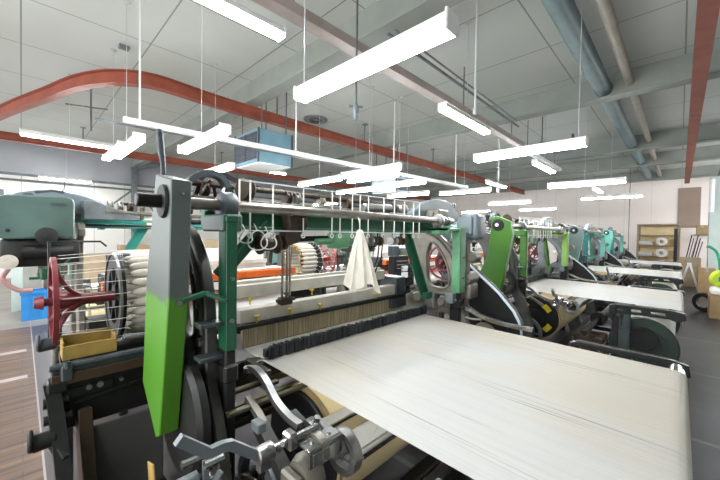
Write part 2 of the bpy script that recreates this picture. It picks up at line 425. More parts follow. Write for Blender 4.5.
    if detail >= 1 or near:
        cr = P('cord_rail', MB().beam((.72, 1.50, 1.845), (2.25, 1.50, 1.855), .006, .006, 0), 'white_paint')
        P('cord_rail', MB().beam((.70, 1.50, 1.607), (2.3, 1.50, 1.607), .006, .006, 0), 'white_paint')
        for i, x in enumerate(nc if near or detail == 1 else nc[::2]):
            hk = 1.595
            P('hanging_cord', MB().cyl((x, 1.50, 1.85), (x, 1.50, hk), .0042, seg=6)
              .tube([(x + .012 * math.sin(a), 1.50, hk - .012 + .012 * math.cos(a)) for a in [j * 2 * PI / 10 for j in range(10)]], .0038, 5, True), 'white_cord', cr)
    # top back bar, rollers and pulleys
    tb = P('treadle_bar', MB().cyl((.60, 1.88, 1.86), (2.42, 1.88, 1.86), .017, seg=10), 'brown_iron')
    for y in (1.80, 1.92): P('slide_bar', MB().box(.60, 2.55, y, y + .04, 1.76, 1.785, .003), 'iron_tan', tb)
    spots = [(.68, .035), (.86, .04), (.93, .05), (1.21, .045), (1.28, .04), (1.50, .03), (1.76, .045), (2.02, .03), (2.22, .04), (2.32, .05), (2.40, .04), (2.48, .05)]
    for i, (x, r) in enumerate(spots):
        mb = MB().lathe([(0, .014), (0, r), (.008, r), (.014, r * .72), (.028, r * .72), (.034, r), (.042, r), (.042, .014)], (x, 1.88, 1.83), (1, 0, 0), 18)
        mb.box(x + .005, x + .037, 1.865, 1.895, 1.70, 1.83, .004)
        P('pulley', mb, ['brown_iron', 'steel_dull', 'iron_tan'][i % 3], tb)
    # arched lifting levers at the left end of the harness
    for x in (.62, .70, .80):
        P('lifting_lever', MB().strap(smooth_path([(x - .06, 1.75, 1.80), (x, 1.82, 1.865), (x + .05, 1.9, 1.88), (x + .10, 1.98, 1.82), (x + .12, 2.02, 1.72)], 4), .02, .018, (0, .6, .8)), ['iron_grey', 'brown_iron', 'steel_dull'][int(x * 10) % 3], tb)
    if detail >= 1:
        P('large_pulley', MB().lathe([(0, .015), (0, .055), (.01, .06), (.02, .048), (.03, .048), (.04, .06), (.05, .055), (.05, .015)], (.83, 1.70, 1.83), (1, .25, 0), 24).box(.84, .87, 1.69, 1.73, 1.66, 1.82, .004), 'brown_iron')
        P('lifting_arch', MB().strap(smooth_path([(.56, 1.80, 1.78), (.60, 1.80, 1.86), (.68, 1.80, 1.905), (.76, 1.80, 1.89), (.81, 1.80, 1.80)], 4), .06, .03, (0, 1, 0)), 'iron_blue')
        P('lifting_arch', MB().strap(smooth_path([(.66, 1.90, 1.80), (.70, 1.90, 1.90), (.80, 1.90, 1.93), (.9, 1.90, 1.90), (1.05, 1.90, 1.87)], 4), .03, .02, (0, 1, 0)), 'iron_dark')
        P('long_roller', MB().cyl((1.86, 1.78, 1.80), (2.2, 1.78, 1.815), .035, seg=14, ch=.006), 'steel_dull', tb)
        P('wooden_slat', MB().beam((1.2, 1.95, 1.875), (1.75, 1.95, 1.855), .02, .03), 'wood_brown', tb)
    # hanging spools and rods in the middle
    if detail >= 1:
        hb = P('harness_bracket', MB().plate([(1.0, 1.69), (1.11, 1.69), (1.125, 1.64), (1.08, 1.60), (1.06, 1.55), (1.0, 1.535), (.985, 1.58), (1.01, 1.64)], [], 1.50, 1.58, .006, 'y')
               .box(1.0, 1.10, 1.48, 1.62, 1.68, 1.705, .004), 'brown_iron')
        P('spool', MB().lathe([(0, .02), (0, .05), (.012, .05), (.02, .035), (.09, .035), (.098, .05), (.11, .05), (.11, .02), (.14, .02), (.14, .03), (.16, .03)], (.85, 1.55, 1.535), (1, 0, 0), 20), 'brown_iron', hb)
        for dx in (0, .035, .06):
            P('harness_rod', MB().cyl((1.0 + dx * .8, 1.56, 1.54), (1.20 + dx, 1.88, 1.155), .0075, seg=8), 'steel', hb)
        P('rod_clamp', MB().box(1.18, 1.27, 1.85, 1.91, 1.12, 1.17, .008).cyl((1.16, 1.88, 1.15), (1.30, 1.88, 1.15), .012), 'brown_iron', hb)
        gb = P('gear_head', MB().cyl((1.26, 1.60, 1.545), (1.40, 1.60, 1.55), .022, seg=12).box(1.38, 1.52, 1.56, 1.66, 1.50, 1.60, .02, 2).cyl((1.52, 1.61, 1.55), (1.56, 1.61, 1.55), .035, seg=14).sphere((1.62, 1.61, 1.53), .045, (.7, .8, 1.1)), 'green_light')
        P('black_rod', MB().cyl((1.08, 1.64, 1.56), (1.38, 1.64, 1.565), .018, seg=12), 'rubber', gb)
        for x in (1.70, 1.80, 1.98, 2.08):
            P('spool', MB().lathe([(0, .012), (0, .034), (.01, .036), (.016, .022), (.05, .022), (.056, .036), (.066, .034), (.066, .012)], (x, 1.60, 1.545), (1, 0, 0), 16).cyl((x + .03, 1.6, 1.57), (x + .03, 1.6, 1.62), .008, seg=6), ['brown_iron', 'steel_dull'][int(x * 10) % 2], gb)
        P('hook_rod', MB().tube([(1.86, 1.6, 1.62), (1.86, 1.62, 1.42), (1.88, 1.70, 1.30), (1.88, 1.75, 1.2)], .006, 6).tube([(1.90, 1.6, 1.62), (1.90, 1.62, 1.42), (1.92, 1.70, 1.30), (1.92, 1.75, 1.2)], .006, 6), 'brown_iron', gb)
    # ---- sley rails, reed and clips
    s1 = P('reed_cap', MB().box(.93, 2.56, 1.915, 1.99, 1.03, 1.12, .006).box(.93, 2.56, 1.99, 2.03, 1.09, 1.11, .003), 'wood_grey')
    P('sley_bar', MB().box(.90, 2.60, 1.895, 1.925, 1.002, 1.028, .003), 'iron_dark')
    P('reed', MB().box(.95, 2.55, 1.925, 1.935, .88, 1.002, 0), 'reed_wires')
    P('heald_rail', MB().box(.95, 2.45, 2.04, 2.09, 1.165, 1.25, .005).box(.95, 2.45, 2.09, 2.12, 1.22, 1.27, .004), 'wood_grey')
    P('end_block', MB().box(2.45, 2.60, 1.90, 2.10, 1.02, 1.19, .01).box(2.38, 2.62, 1.90, 1.98, .90, 1.0, .01), 'iron_blue')
    for (x, y, z) in ((1.03, 1.9, 1.07), (1.28, 1.9, 1.075), (1.54, 1.9, 1.07), (2.16, 1.9, 1.07), (1.05, 2.028, 1.16), (1.56, 2.028, 1.16)):
        if not near and x > 1.6: continue
        P('clip', MB().sphere((x, y, z), .017, (1.1, .7, .6), 10).box(x - .004, x + .004, y - .008, y + .002, z - .04, z, .001).box(x - .02, x + .02, y - .01, y + .01, z - .002, z + .006, .002), 'yellow')
    P('sley_base', MB().box(.60, 2.70, 1.92, 2.12, .62, .80, .01), fr)
    # drop-wire row standing on the warp
    mb = MB(); rr = random.Random(3)
    n = 260 if near else 60
    for i in range(n):
        x = .985 + (2.60 - .985) * i / n; w = (2.60 - .985) / n
        h = .945 + rr.uniform(-.010, .008)
        mb.box(x, x + w * .8, 1.66 + rr.uniform(-.006, .006), 1.685, .873, h, 0)
    mb.box(.97, 2.64, 1.686, 1.715, .88, .925, .003)
    P('drop_wire_row', mb, 'drop_wires')
    P('bar_end', MB().box(.88, .950, 1.66, 1.72, .86, .885, .004).box(.88, .945, 1.60, 1.625, .82, .836, .003).box(.89, .96, 1.52, 1.55, .79, .81, .003).box(.87, .90, 1.5, 1.73, .78, .89, .004), 'steel')
    P('guide_bar', MB().cyl((.60, 1.58, .80), (2.70, 1.58, .80), .016, seg=10), 'olive_iron')
    P('guide_bar', MB().box(.60, 2.7, 1.44, 1.48, .775, .80, .003), 'olive_iron')
    P('guide_bar', MB().box(.60, 2.7, 1.34, 1.37, .815, .832, .003), 'olive_iron')
    # ---- back rest roller, its brackets, warp beam
    P('back_roller', MB().cyl((.88, 0, .805), (2.725, 0, .805), .045, seg=24, ch=.004).cyl((.83, 0, .805), (2.76, 0, .805), .018, seg=14), 'chrome')
    for x in (.82, 2.745):
        outer = [(-.06, .78), (-.05, .835), (.02, .85), (.50, .852), (.545, .83), (.55, .70), (.52, .69), (.50, .765), (.36, .77), (.06, .77), (0, .75)]
        hl = [[(.08, .79), (.2, .79), (.22, .825), (.09, .828)], [(.27, .79), (.36, .785), (.40, .825), (.28, .828)], [(.43, .79), (.49, .79), (.50, .825), (.43, .828)]]
        bb = P('back_bracket', MB().plate(outer, hl, x, x + .035, .005), 'iron_dark')
        P('bracket_edge', MB().tube([(x + .017, p[0], p[1]) for p in ((-.055, .78), (-.05, .843), (.02, .857), (.5, .859), (.55, .835), (.556, .74), (.548, .66))], .009, 6), 'steel', bb)
        P('bracket_leg', MB().beam((x + .04, .50, .72), (x + .04, .50, 0), .04, .06).beam((x + .04, .2, .10), (x + .04, 1.2, .12), .04, .06), fr)
    P('treadle_case', MB().box(.98, 1.32, .62, .92, .02, .40, .015).box(1.0, 1.3, .60, .62, .1, .34, .003), 'wood_brown')
    P('under_beam', MB().box(.60, 2.70, .98, 1.06, .10, .28, .008), 'iron_dark')
    P('under_shaft', MB().cyl((.60, .75, .52), (2.70, .75, .52), .03, seg=14).cyl((1.5, .75, .52), (1.6, .75, .52), .09, seg=18), 'iron_dark')
    wb = P('warp_beam', MB().cyl((1.0, .27, .42), (2.55, .27, .42), .255, seg=40), 'cloth_white')
    for x in (.955, 2.555):
        P('flange', MB().lathe([(0, .05), (0, .29), (.012, .30), (.03, .30), (.04, .29), (.04, .05)], (x, .27, .42), (1, 0, 0), 40).ring((x + .02, .27, .42), (1, 0, 0), .20, .17, .07), 'drum_green', wb)
    P('gear', MB().lathe([(0, .03), (0, .12), (.03, .12), (.03, .03)], (.90, .26, .50), (1, 0, 0), 24).ring((.895, .26, .50), (1, 0, 0), .12, .10, .03), 'iron_dark', wb)
    for i in range(10):
        a = i * 2 * PI / 10
    gx = P('control_box', MB().box(.86, .92, .37, .535, .36, .835, .008).box(.855, .865, .385, .52, .58, .82, .004).box(.855, .865, .385, .52, .38, .56, .004), 'grey_box')
    P('handle', MB().box(.843, .858, .43, .46, .70, .75, .004).box(.846, .858, .44, .45, .62, .7, .002), 'iron_dark', gx)
    # ---- cloth beam under the sheet, with dark flange and tan edge
    cb = P('cloth_beam', MB().cyl((1.01, 1.35, .53), (2.60, 1.35, .53), .285, seg=48), 'cloth_cream')
    P('flange', MB().lathe([(0, .04), (0, .262), (.006, .27), (.02, .27), (.024, .04)], (.965, 1.35, .53), (1, 0, 0), 44).ring((.964, 1.35, .53), (1, 0, 0), .10, .03, .02), 'iron_dark', cb, 'black disc at the end of the cloth roll')
    P('rim', MB().ring((.995, 1.35, .53), (1, 0, 0), .288, .262, .02, 44), 'tan_edge', cb)
    if pal.get('yellow_marks'):
        for a0 in (.5, 2.1, 3.9, 5.3):
            pts = [(.962, 1.35 - math.cos(a0 + t * .55) * .19, .53 + math.sin(a0 + t * .55) * .19) for t in [j / 6 for j in range(7)]]
            P('paint_mark', MB().strap(pts, .065, .004, (0, math.cos(a0 + .28), -math.sin(a0 + .28))), 'yellow', cb)
    P('drive_pulley', MB().ring((.80, 1.42, .35), (1, 0, 0), .20, .165, .045).lathe([(0, .02), (0, .05), (.05, .05), (.05, .02)], (.775, 1.42, .35), (1, 0, 0), 18)
      .beam((.80, 1.42, .18), (.80, 1.42, .52), .03, .02).beam((.80, 1.25, .35), (.80, 1.59, .35), .03, .02), 'iron_grey')
    P('pulley_face', MB().plate([(1.50, .42), (1.50, .28), (1.40, .22), (1.30, .26), (1.30, .42), (1.38, .46)], [], .74, .755, .003), 'iron_tan')
    # take-up rollers, their clamps, rods
    tr = P('take_up_roller', MB().cyl((.905, .93, .735), (2.66, .93, .735), .060, seg=28, ch=.004), 'chrome')
    P('nip_roller', MB().cyl((.86, 1.09, .765), (2.66, 1.09, .765), .029, seg=18, ch=.003), 'chrome')
    P('roller_clamp', MB().ring((.885, .935, .74), (1, 0, 0), .086, .062, .04).box(.868, .905, .90, .97, .66, .69, .006).beam((.885, .99, .765), (.885, 1.10, .79), .03, .03).cyl((.86, .865, .735), (.915, .865, .735), .014, seg=6), 'steel_dull')
    P('roller_clamp', MB().ring((.84, 1.09, .768), (1, 0, 0), .054, .030, .04).beam((.84, 1.12, .78), (.84, 1.22, .80), .03, .028).cyl((.845, 1.065, .80), (.845, 1.05, .845), .013, seg=8), 'steel')
    P('end_ring', MB().ring((.775, .96, .79), (1, 0, 0), .055, .035, .03), 'iron_tan')
    P('angle_block', MB().box(.70, .86, .915, .925, .76, .83, .003).box(.70, .86, .925, .985, .822, .832, .003).cyl((.74, .95, .832), (.74, .95, .838), .008, seg=8).cyl((.82, .95, .832), (.82, .95, .838), .008, seg=8).box(.715, .84, .908, .916, .765, .815, .002), 'steel')
    P('cross_rod', MB().cyl((.565, 1.0, .845), (.80, 1.0, .845), .014, seg=14).box(.66, .70, .975, 1.03, .815, .875, .008).cyl((.62, .98, .845), (.62, .96, .875), .010, seg=8), 'steel')
    P('rod_clamp', MB().cyl((.545, 1.0, .845), (.605, 1.0, .845), .031, seg=20, ch=.004).box(.55, .60, .985, 1.015, .79, .845, .004).cyl((.575, .975, .872), (.575, .965, .885), .008, seg=6), 'steel_dull')
    P('crank_lever', MB().strap([(.305, 1.0, 1.012), (.375, 1.0, .948), (.392, 1.0, .935), (.43, 1.0, .935), (.455, 1.0, .93), (.55, 1.0, .85)], .022, .030, (0, 1, .0)), 'iron_grey')
    P('curved_arm', MB().strap(smooth_path([(.77, 1.50, .925), (.775, 1.44, .945), (.78, 1.36, .92), (.785, 1.27, .85), (.79, 1.18, .815), (.80, 1.11, .80)], 4), .030, .026, (1, 0, 0)).ring((.77, 1.49, .932), (0, 0, 1), .026, .012, .022, 18), 'steel_dull')
    P('curved_arm', MB().strap([(.72, 1.40, .84), (.72, 1.30, .80), (.72, 1.20, .74)], .03, .028, (1, 0, 0)), 'iron_tan')
    if near: P('lower_arm', MB().strap(smooth_path([(.70, 1.25, .78), (.70, 1.05, .66), (.70, .9, .46), (.70, .86, .2)], 4), .05, .05, (1, 0, 0)), fr)
    if near:
        P('bearing_housing', MB().lathe([(0, .02), (0, .06), (.03, .075), (.07, .075), (.07, .02)], (.70, .98, .70), (1, 0, 0), 22).box(.66, .70, .93, 1.04, .64, .73, .01), 'iron_tan')
        lk = P('pawl_linkage', MB().beam((.42, 1.10, .86), (.43, 1.14, .60), .02, .03).beam((.36, 1.12, .80), (.47, 1.12, .74), .02, .025).beam((.46, 1.08, .80), (.40, 1.16, .62), .016, .022).cyl((.34, 1.12, .79), (.40, 1.12, .79), .022, seg=12).cyl((.42, 1.1, .70), (.48, 1.1, .70), .03, seg=14).cyl((.45, 1.1, .62), (.50, 1.1, .62), .04, seg=14), 'iron_grey')
        P('pin', MB().cyl((.33, 1.05, .90), (.40, 1.05, .90), .012, seg=8).cyl((.40, 1.06, .86), (.46, 1.06, .86), .014, seg=8), 'steel', lk)
        P('grease_cap', MB().cyl((.30, 1.14, .725), (.33, 1.14, .725), .016, seg=10), 'yellow', lk)
        P('rust_plate', MB().plate([(1.30, .80), (1.26, .66), (1.22, .62), (1.20, .70), (1.24, .82)], [], .30, .306, .002), 'wood_tray', lk)
        P('cam_disc', MB().lathe([(0, .03), (0, .24), (.02, .255), (.05, .255), (.05, .03)], (.468, 1.56, .80), (1, 0, 0), 36), 'iron')
        P('blue_switch', MB().box(.66, .70, 1.20, 1.26, .78, .82, .004), 'iron_grey')
    P('let_off_case', MB().cyl((2.64, 1.80, 1.0), (2.69, 1.80, 1.0), .05, seg=18, ch=.01).cyl((2.60, 1.52, 1.0), (2.69, 1.52, 1.0), .035, seg=16, ch=.006), 'iron_tan')
    P('square_box', MB().box(2.60, 2.68, 1.40, 1.47, 1.0, 1.09, .006).cyl((2.64, 1.40, 1.03), (2.64, 1.385, 1.03), .012, seg=8), 'iron_grey')
    # curved chrome levers running beside the sheet on the right
    P('curved_lever', MB().strap(smooth_path([(2.735, 1.62, .95), (2.74, 1.50, .97), (2.745, 1.34, .955), (2.75, 1.20, .90), (2.76, 1.02, .872), (2.76, .80, .87)], 4), .035, .030, (1, 0, 0)), 'steel')
    P('release_lever', MB().tube(smooth_path([(2.73, 1.72, .88), (2.73, 1.60, .93), (2.72, 1.45, .90), (2.73, 1.30, .87), (2.74, 1.2, .88)], 4), .010, 8).box(2.62, 2.70, 1.60, 1.70, .92, 1.06, .012).box(2.63, 2.69, 1.45, 1.55, .95, 1.05, .01), 'steel_dull')
    # ---- belt guard at the right end
    bg = [(1.50, 1.33), (1.18, 1.07)] + [(p.x, p.y) for p in smooth_path([(1.05, .93, 0), (.985, .80, 0), (.985, .65, 0), (1.06, .50, 0), (1.22, .42, 0), (1.42, .46, 0)], 4)] + [(1.62, .60), (1.60, 1.25)]
    if not back: g = P('belt_guard', MB().plate(bg, [], 3.06, 3.13, .006).ring((3.045, 1.25, .70), (1, 0, 0), .17, .12, .03), pal.get('guard', 'iron_dark'))
    if not back: P('guard_rim', MB().strap([(3.05, p[0], p[1]) for p in bg[:20]], .024, .014, (1, 0, 0)), 'ac_pale', g, 'pale curved rim of the belt guard')
    if not back: P('guard_pulley', MB().lathe([(0, .02), (0, .10), (.03, .11), (.06, .09), (.14, .05), (.14, .02)], (2.90, 1.25, .70), (1, 0, 0), 22), 'iron_tan', g)
    for z, y in ((1.20, 1.38), (1.06, 1.38)):
        P('tie_plate', MB().box(.50, .60, y, y + .07, z, z + .018, .003), 'iron_blue')
    P('inner_wheel', MB().ring((.50, 1.62, 1.0), (1, 0, 0), .16, .13, .03).beam((.50, 1.62, .85), (.50, 1.62, 1.15), .03, .02).beam((.50, 1.47, 1.0), (.50, 1.77, 1.0), .03, .02), 'iron_dark')
    P('clutch', MB().cyl((2.78, 1.40, 1.20), (3.0, 1.40, 1.20), .06, seg=16, ch=.01).cyl((2.84, 1.36, 1.40), (2.98, 1.36, 1.40), .05, seg=16, ch=.01).box(2.80, 2.96, 1.33, 1.45, 1.02, 1.16, .02, 2).cyl((2.87, 1.40, .2), (2.87, 1.40, 1.54), .022, seg=12), 'iron_tan')
    if near or back: P('drive_cover', MB().box(2.86, 3.07, 1.31, 1.52, 1.555, 1.80, .05, 3).box(2.83, 2.87, 1.35, 1.50, 1.60, 1.77, .01), pal.get('housing', 'housing_grey'))
    # arched housing above the right end, seen on its far face from across the alley
    ho = [(2.80, 1.54), (2.80, 1.82), (2.81, 1.845), (2.84, 1.855)] + [(3.17, 1.845), (3.21, 1.83), (3.24, 1.79), (3.24, 1.58), (3.22, 1.545), (3.19, 1.53)]
    hs = P('drive_housing', MB().plate(ho, [], 1.78, 2.23, .010, 'y'), pal.get('housing_back', 'housing_grey'))
    P('dome', MB().plate([(2.42, 1.78), (2.55, 1.86), (2.70, 1.915), (2.85, 1.94), (3.0, 1.935), (3.12, 1.90), (3.24, 1.82), (3.26, 1.75), (2.42, 1.75)], [], 1.70, 1.775, .008, 'y').box(3.20, 3.23, 1.72, 1.76, 1.88, 1.93, .006), 'housing_grey', hs)
    P('gear_box', MB().box(2.62, 2.80, 1.56, 1.70, 1.70, 1.83, .012).cyl((2.60, 1.63, 1.79), (2.82, 1.63, 1.79), .022, seg=12).cyl((2.70, 1.55, 1.74), (2.70, 1.71, 1.74), .02, seg=10), 'iron_tan', hs)
    if back:
        P('hand_wheel', MB().lathe([(0, .02), (0, .06), (.02, .068), (.03, .068), (.04, .02)], (2.96, 2.235, 1.545), (0, 1, 0), 26).cyl((2.96, 2.27, 1.545), (2.96, 2.29, 1.545), .015, seg=10), 'rubber', hs)
        P('peep_hole', MB().cyl((3.17, 2.232, 1.585), (3.17, 2.244, 1.585), .014, seg=12), 'rubber', hs)
        P('nameplate', MB().box(2.84, 2.94, 2.239, 2.243, 1.806, 1.811, 0).box(2.84, 2.94, 2.239, 2.243, 1.792, 1.797, 0), 'iron_blue', hs)
        P('top_cap', MB().sphere((3.06, 2.05, 1.86), .035, (1.3, 1, 1), 12).strap([(3.02, 2.0, 1.90), (2.92, 2.0, 1.925), (2.84, 2.0, 1.915)], .03, .02, (0, 1, 0)).tube([(2.86, 2.0, 1.915), (2.84, 2.0, 1.95), (2.835, 2.0, 2.03)], .004, 6), 'iron_blue', hs)
        P('sloping_cover', MB().plate([(2.70, 1.86), (2.62, 1.86), (2.28, 1.72), (2.28, 1.70), (2.70, 1.70)], [], 1.75, 1.95, .006, 'y'), 'iron_grey', hs)
        P('notice', MB().box(2.02, 2.16, 1.652, 1.656, 1.625, 1.69, 0), 'wood_tray', hs)
        P('notice_paper', MB().box(2.035, 2.145, 1.657, 1.659, 1.633, 1.683, 0), 'white_paint', hs)
    # ---- shuttle-box end on the left, below the pirn battery
    P('box_rail', MB().box(.085, .56, 1.90, 1.965, .975, 1.005, .004).cyl((.08, 1.90, 1.005), (.56, 1.90, 1.005), .013, seg=10).box(.085, .56, 1.895, 1.905, .94, .975, .002), 'iron_blue')
    P('box_lip', MB().box(.085, .56, 1.882, 1.895, .93, .975, .002), 'wood_brown')
    bxp = P('shuttle_box', MB().box(.09, .56, 1.91, 2.12, .72, .93, .008).beam((.16, 1.905, .83), (.52, 1.905, .87), .012, .012).box(.12, .3, 1.898, 1.91, .86, .90, .003), 'iron_dark')
    for bx_, br in ((.21, .012), (.25, .013), (.33, .009)): P('bolt', MB().cyl((bx_, 1.89, .89), (bx_, 1.91, .89), br, seg=8), 'steel_dull', bxp)
    P('rail_clamp', MB().box(.115, .155, 1.875, 1.915, .945, 1.01, .006).cyl((.135, 1.88, 1.0), (.135, 1.88, 1.03), .012, seg=8), 'iron_blue')
    P('end_leg', MB().strap(smooth_path([(.085, 1.93, .935), (.095, 1.91, .86), (.105, 1.85, .74), (.115, 1.78, .60), (.12, 1.70, .40), (.12, 1.66, 0)], 4), .05, .075, (1, 0, 0)).cyl((.06, 1.905, .86), (.14, 1.905, .86), .022, seg=12).cyl((.06, 1.875, .80), (.15, 1.875, .80), .02, seg=12).box(.07, .14, 1.88, 1.96, .90, .95, .008), pal.get('leg', 'iron'))
    P('end_handle', MB().cyl((.022, 1.84, .735), (.10, 1.84, .74), .034, seg=18, ch=.006).cyl((.012, 1.84, .75), (.03, 1.84, .75), .044, seg=18, ch=.006).beam((.09, 1.83, .72), (.12, 1.78, .66), .03, .04), pal.get('leg', 'iron'))
    P('end_knob', MB().cyl((.05, 2.16, 1.045), (.115, 2.16, 1.05), .03, seg=16, ch=.005).cyl((.045, 2.16, 1.06), (.06, 2.16, 1.06), .04, seg=16, ch=.005), 'iron_blue')
    P('strut', MB().beam((.19, 1.90, .80), (.215, 1.72, .0), .05, .07), 'wood_brown')
    P('side_panel', MB().box(.22, .50, 1.86, 1.875, .10, .72, .004), 'grey_panel')
    P('gear_case', MB().box(.10, .52, 1.80, 1.95, .02, .34, .03, 2), 'iron_dark')
    # battery: red spider, axle, disc that holds the pirns
    bx, by, bz = .11, 2.25, 1.235
    sp = MB(); R = .225
    sp.ring((bx, by, bz), (1, 0, 0), R, R - .022, .02, 36).ring((bx + .01, by, bz), (1, 0, 0), .12, .10, .015, 24)
    for i in range(7):
        a = i * 2 * PI / 7 + .25; c, s_ = math.cos(a), math.sin(a)
        sp.tube(smooth_path([(bx, by + c * (R - .01), bz + s_ * (R - .01)), (bx + .02, by + c * .14, bz + s_ * .14), (bx + .055, by + c * .07, bz + s_ * .07), (bx + .10, by + c * .025, bz + s_ * .025)], 3), [.011] * 9 + [.016], 7)
    sp.lathe([(0, .02), (0, .045), (.05, .042), (.09, .036), (.13, .028), (.25, .027)], (bx + .005, by, bz), (1, 0, 0), 20)
    battery = P('pirn_battery', sp, pal.get('battery', 'red_iron'))
    P('hub_end', MB().cyl((.04, by, bz), (.075, by, bz), .024, .036, seg=18).cyl((.07, by, bz), (.112, by, bz), .02, seg=14), pal.get('battery', 'red_iron'), battery)
    dk = MB().ring((.365, by, bz), (1, 0, 0), .235, .155, .02, 40).lathe([(0, .02), (0, .06), (.02, .06), (.02, .02)], (.355, by, bz), (1, 0, 0), 20)
    for i in range(6):
        a = i * 2 * PI / 6; dk.beam((.365, by + math.cos(a) * .05, bz + math.sin(a) * .05), (.365, by + math.cos(a) * .16, bz + math.sin(a) * .16), .018, .014, 0)
    disc = P('battery_disc', dk, 'iron_dark', battery)
    P('disc_rim', MB().ring((.353, by, bz), (1, 0, 0), .238, .230, .012, 40), 'steel_dull', disc)
    P('battery_stand', MB().beam((.16, 2.28, .0), (.16, 2.28, .97), .05, .05).box(.14, .60, 2.14, 2.36, .95, .985, .006), fr)
    P('tray_rack', MB().box(.05, .07, 2.02, 2.36, .97, 1.50, .003).beam((.06, 2.36, 1.49), (.36, 2.36, 1.49), .012, .012).beam((.06, 2.03, .985), (.06, 2.03, 1.5), .012, .012), 'iron_dark') if False else None
    P('rack_wire', MB().tube([(.105, 2.49, .99), (.105, 2.49, 1.53), (.20, 2.49, 1.53), (.33, 2.49, 1.53), (.36, 2.49, 1.50)], .006, 6), 'iron_dark')
    # ---- weaver's side: breast beam, cloth, guards (seen on the looms across the alley)
    if back:
        P('breast_beam', MB().box(.64, 2.62, 2.22, 2.30, 1.07, 1.15, .006), pal.get('breast', 'orange'))
        P('beam_bracket', MB().box(1.44, 1.50, 2.30, 2.34, 1.10, 1.36, .004).box(1.43, 1.51, 2.30, 2.345, 1.06, 1.12, .004), pal.get('breast', 'orange'))
        P('woven_cloth', MB().box(.75, 2.5, 1.98, 2.20, 1.15, 1.162, .004).box(.80, 2.5, 2.301, 2.31, .98, 1.06, .003), 'cloth_white')
        P('heald_frame', MB().box(.85, 2.5, 1.84, 1.86, 1.16, 1.40, .003), 'cloth_white')
        P('lower_guard', MB().box(.8, 2.55, 2.24, 2.28, .84, .96, .006), pal.get('lower', 'pink'))
        P('cloth_roll', MB().cyl((.75, 2.14, .70), (2.5, 2.14, .70), .12, seg=28), 'cloth_white')
        P('motor', MB().box(2.75, 3.22, 1.80, 2.18, 1.30, 1.52, .03, 2).cyl((2.8, 2.2, 1.42), (3.1, 2.2, 1.42), .05, seg=14), 'iron')
        P('side_disc', MB().lathe([(0, .02), (0, .05), (.015, .055), (.02, .02)], (3.17, 2.24, 1.35), (0, 1, 0), 20), 'yarn')  # plain beige disc, gives off no light
        hd = P('head_stock', MB().box(2.02, 2.58, 2.32, 2.46, .70, 1.22, .012), 'iron_dark')
        P('steel_cover', MB().box(2.10, 2.42, 2.33, 2.47, 1.24, 1.37, .01), 'steel_dull', hd)
        P('side_box', MB().box(2.44, 2.60, 2.32, 2.44, 1.23, 1.40, .01), 'iron_blue', hd)
        P('red_switch', MB().box(2.16, 2.22, 2.46, 2.49, 1.10, 1.19, .004), 'red_bright', hd)
        for q in range(2):
            P('white_box', MB().box(2.26 + q * .01, 2.40, 2.46, 2.50, .86 + q * .11, .95 + q * .11, .004), 'white_paint', hd)
            P('black_switch', MB().box(2.12, 2.22, 2.46, 2.50, .86 + q * .11, .93 + q * .11, .004), 'rubber', hd)
        for q in range(3): P('feeler_rod', MB().cyl((2.05, 2.49, 1.02 + q * .06), (2.55, 2.49, 1.03 + q * .06), .006, seg=6), 'steel', hd)
        P('stand_leg', MB().box(2.08, 2.14, 2.36, 2.42, 0, .70, .004).box(2.46, 2.52, 2.36, 2.42, 0, .70, .004), 'iron_dark', hd)
        P('wheel', MB().ring((1.88, 2.40, 1.05), (1, 0, 0), .14, .115, .03).beam((1.88, 2.40, .93), (1.88, 2.40, 1.17), .02, .02).beam((1.88, 2.28, 1.05), (1.88, 2.52, 1.05), .02, .02), 'red_bright')
        P('valve_bracket', MB().box(2.92, 3.06, 2.22, 2.24, 1.205, 1.225, .002).box(2.96, 3.0, 2.20, 2.25, 1.20, 1.29, .01).tube([(2.88, 2.24, 1.22), (2.87, 2.24, 1.30), (2.82, 2.24, 1.36)], .008, 6), 'green_dark')
    return root

# ------------------------------------------------------------------ paints and looms
far_prof = [(1.325, 1.75), (1.30, 1.62), (1.335, 1.42), (1.41, 1.0), (1.45, .93), (1.66, .97), (1.65, 1.16), (1.555, 1.38), (1.53, 1.62), (1.515, 1.80), (1.46, 1.81)]
PAL = [
    dict(post_left='green_dark', post_right='green_light', rail='green_dark', cover='cover_grey_green', bracket='housing_green', frame='iron', housing='housing_grey', stay='green_dark'),  # post_right repeats the post green in a lighter tone, as if lit
    dict(post_left='green_leaf', post_right='green_lime', rail='green_leaf', cover='cover_green', cover_x=-.10, cover_prof=far_prof, frame='iron', frame_right='iron_grey', yellow_marks=True),
    dict(post_left='teal_dark', post_right='teal_light', rail='teal', cover='cover_teal', cover_x=-.24, cover_prof=far_prof, frame='iron', frame_right='iron_grey', housing='teal_light'),
    dict(post_left='teal', post_right='teal_light', rail='teal', cover='cover_turquoise', cover_x=-.2, cover_prof=far_prof, frame='iron', frame_right='iron_grey', housing='teal_light'),
]
LAB = ['nearest weaving loom, two-tone grey and green belt cover, dark green posts', 'second weaving loom of the front row with a plain bright green belt cover',
       'third weaving loom of the front row with a grey-teal belt cover and turquoise posts', 'farthest turquoise weaving loom of the front row, near the shelving']
for k in range(4): make_loom(k, False, PAL[k], LAB[k], 2 if k == 0 else 1 if k == 1 else 0)
PB = dict(post_left='teal', post_right='teal_light', rail='teal', cover='cover_teal', cover_x=.36, cover_prof=far_prof, frame='iron', battery='red_bright', housing_back='housing_green', leg='iron_blue')
LB = ['loom across the alley with pale green drive housing, teal rail and orange beam', 'loom across the alley behind the right posts of the nearest loom, pink guard', 'far loom across the alley, behind the green-covered loom']
for k in range(3): make_loom(k, True, PB, LB[k], 0)

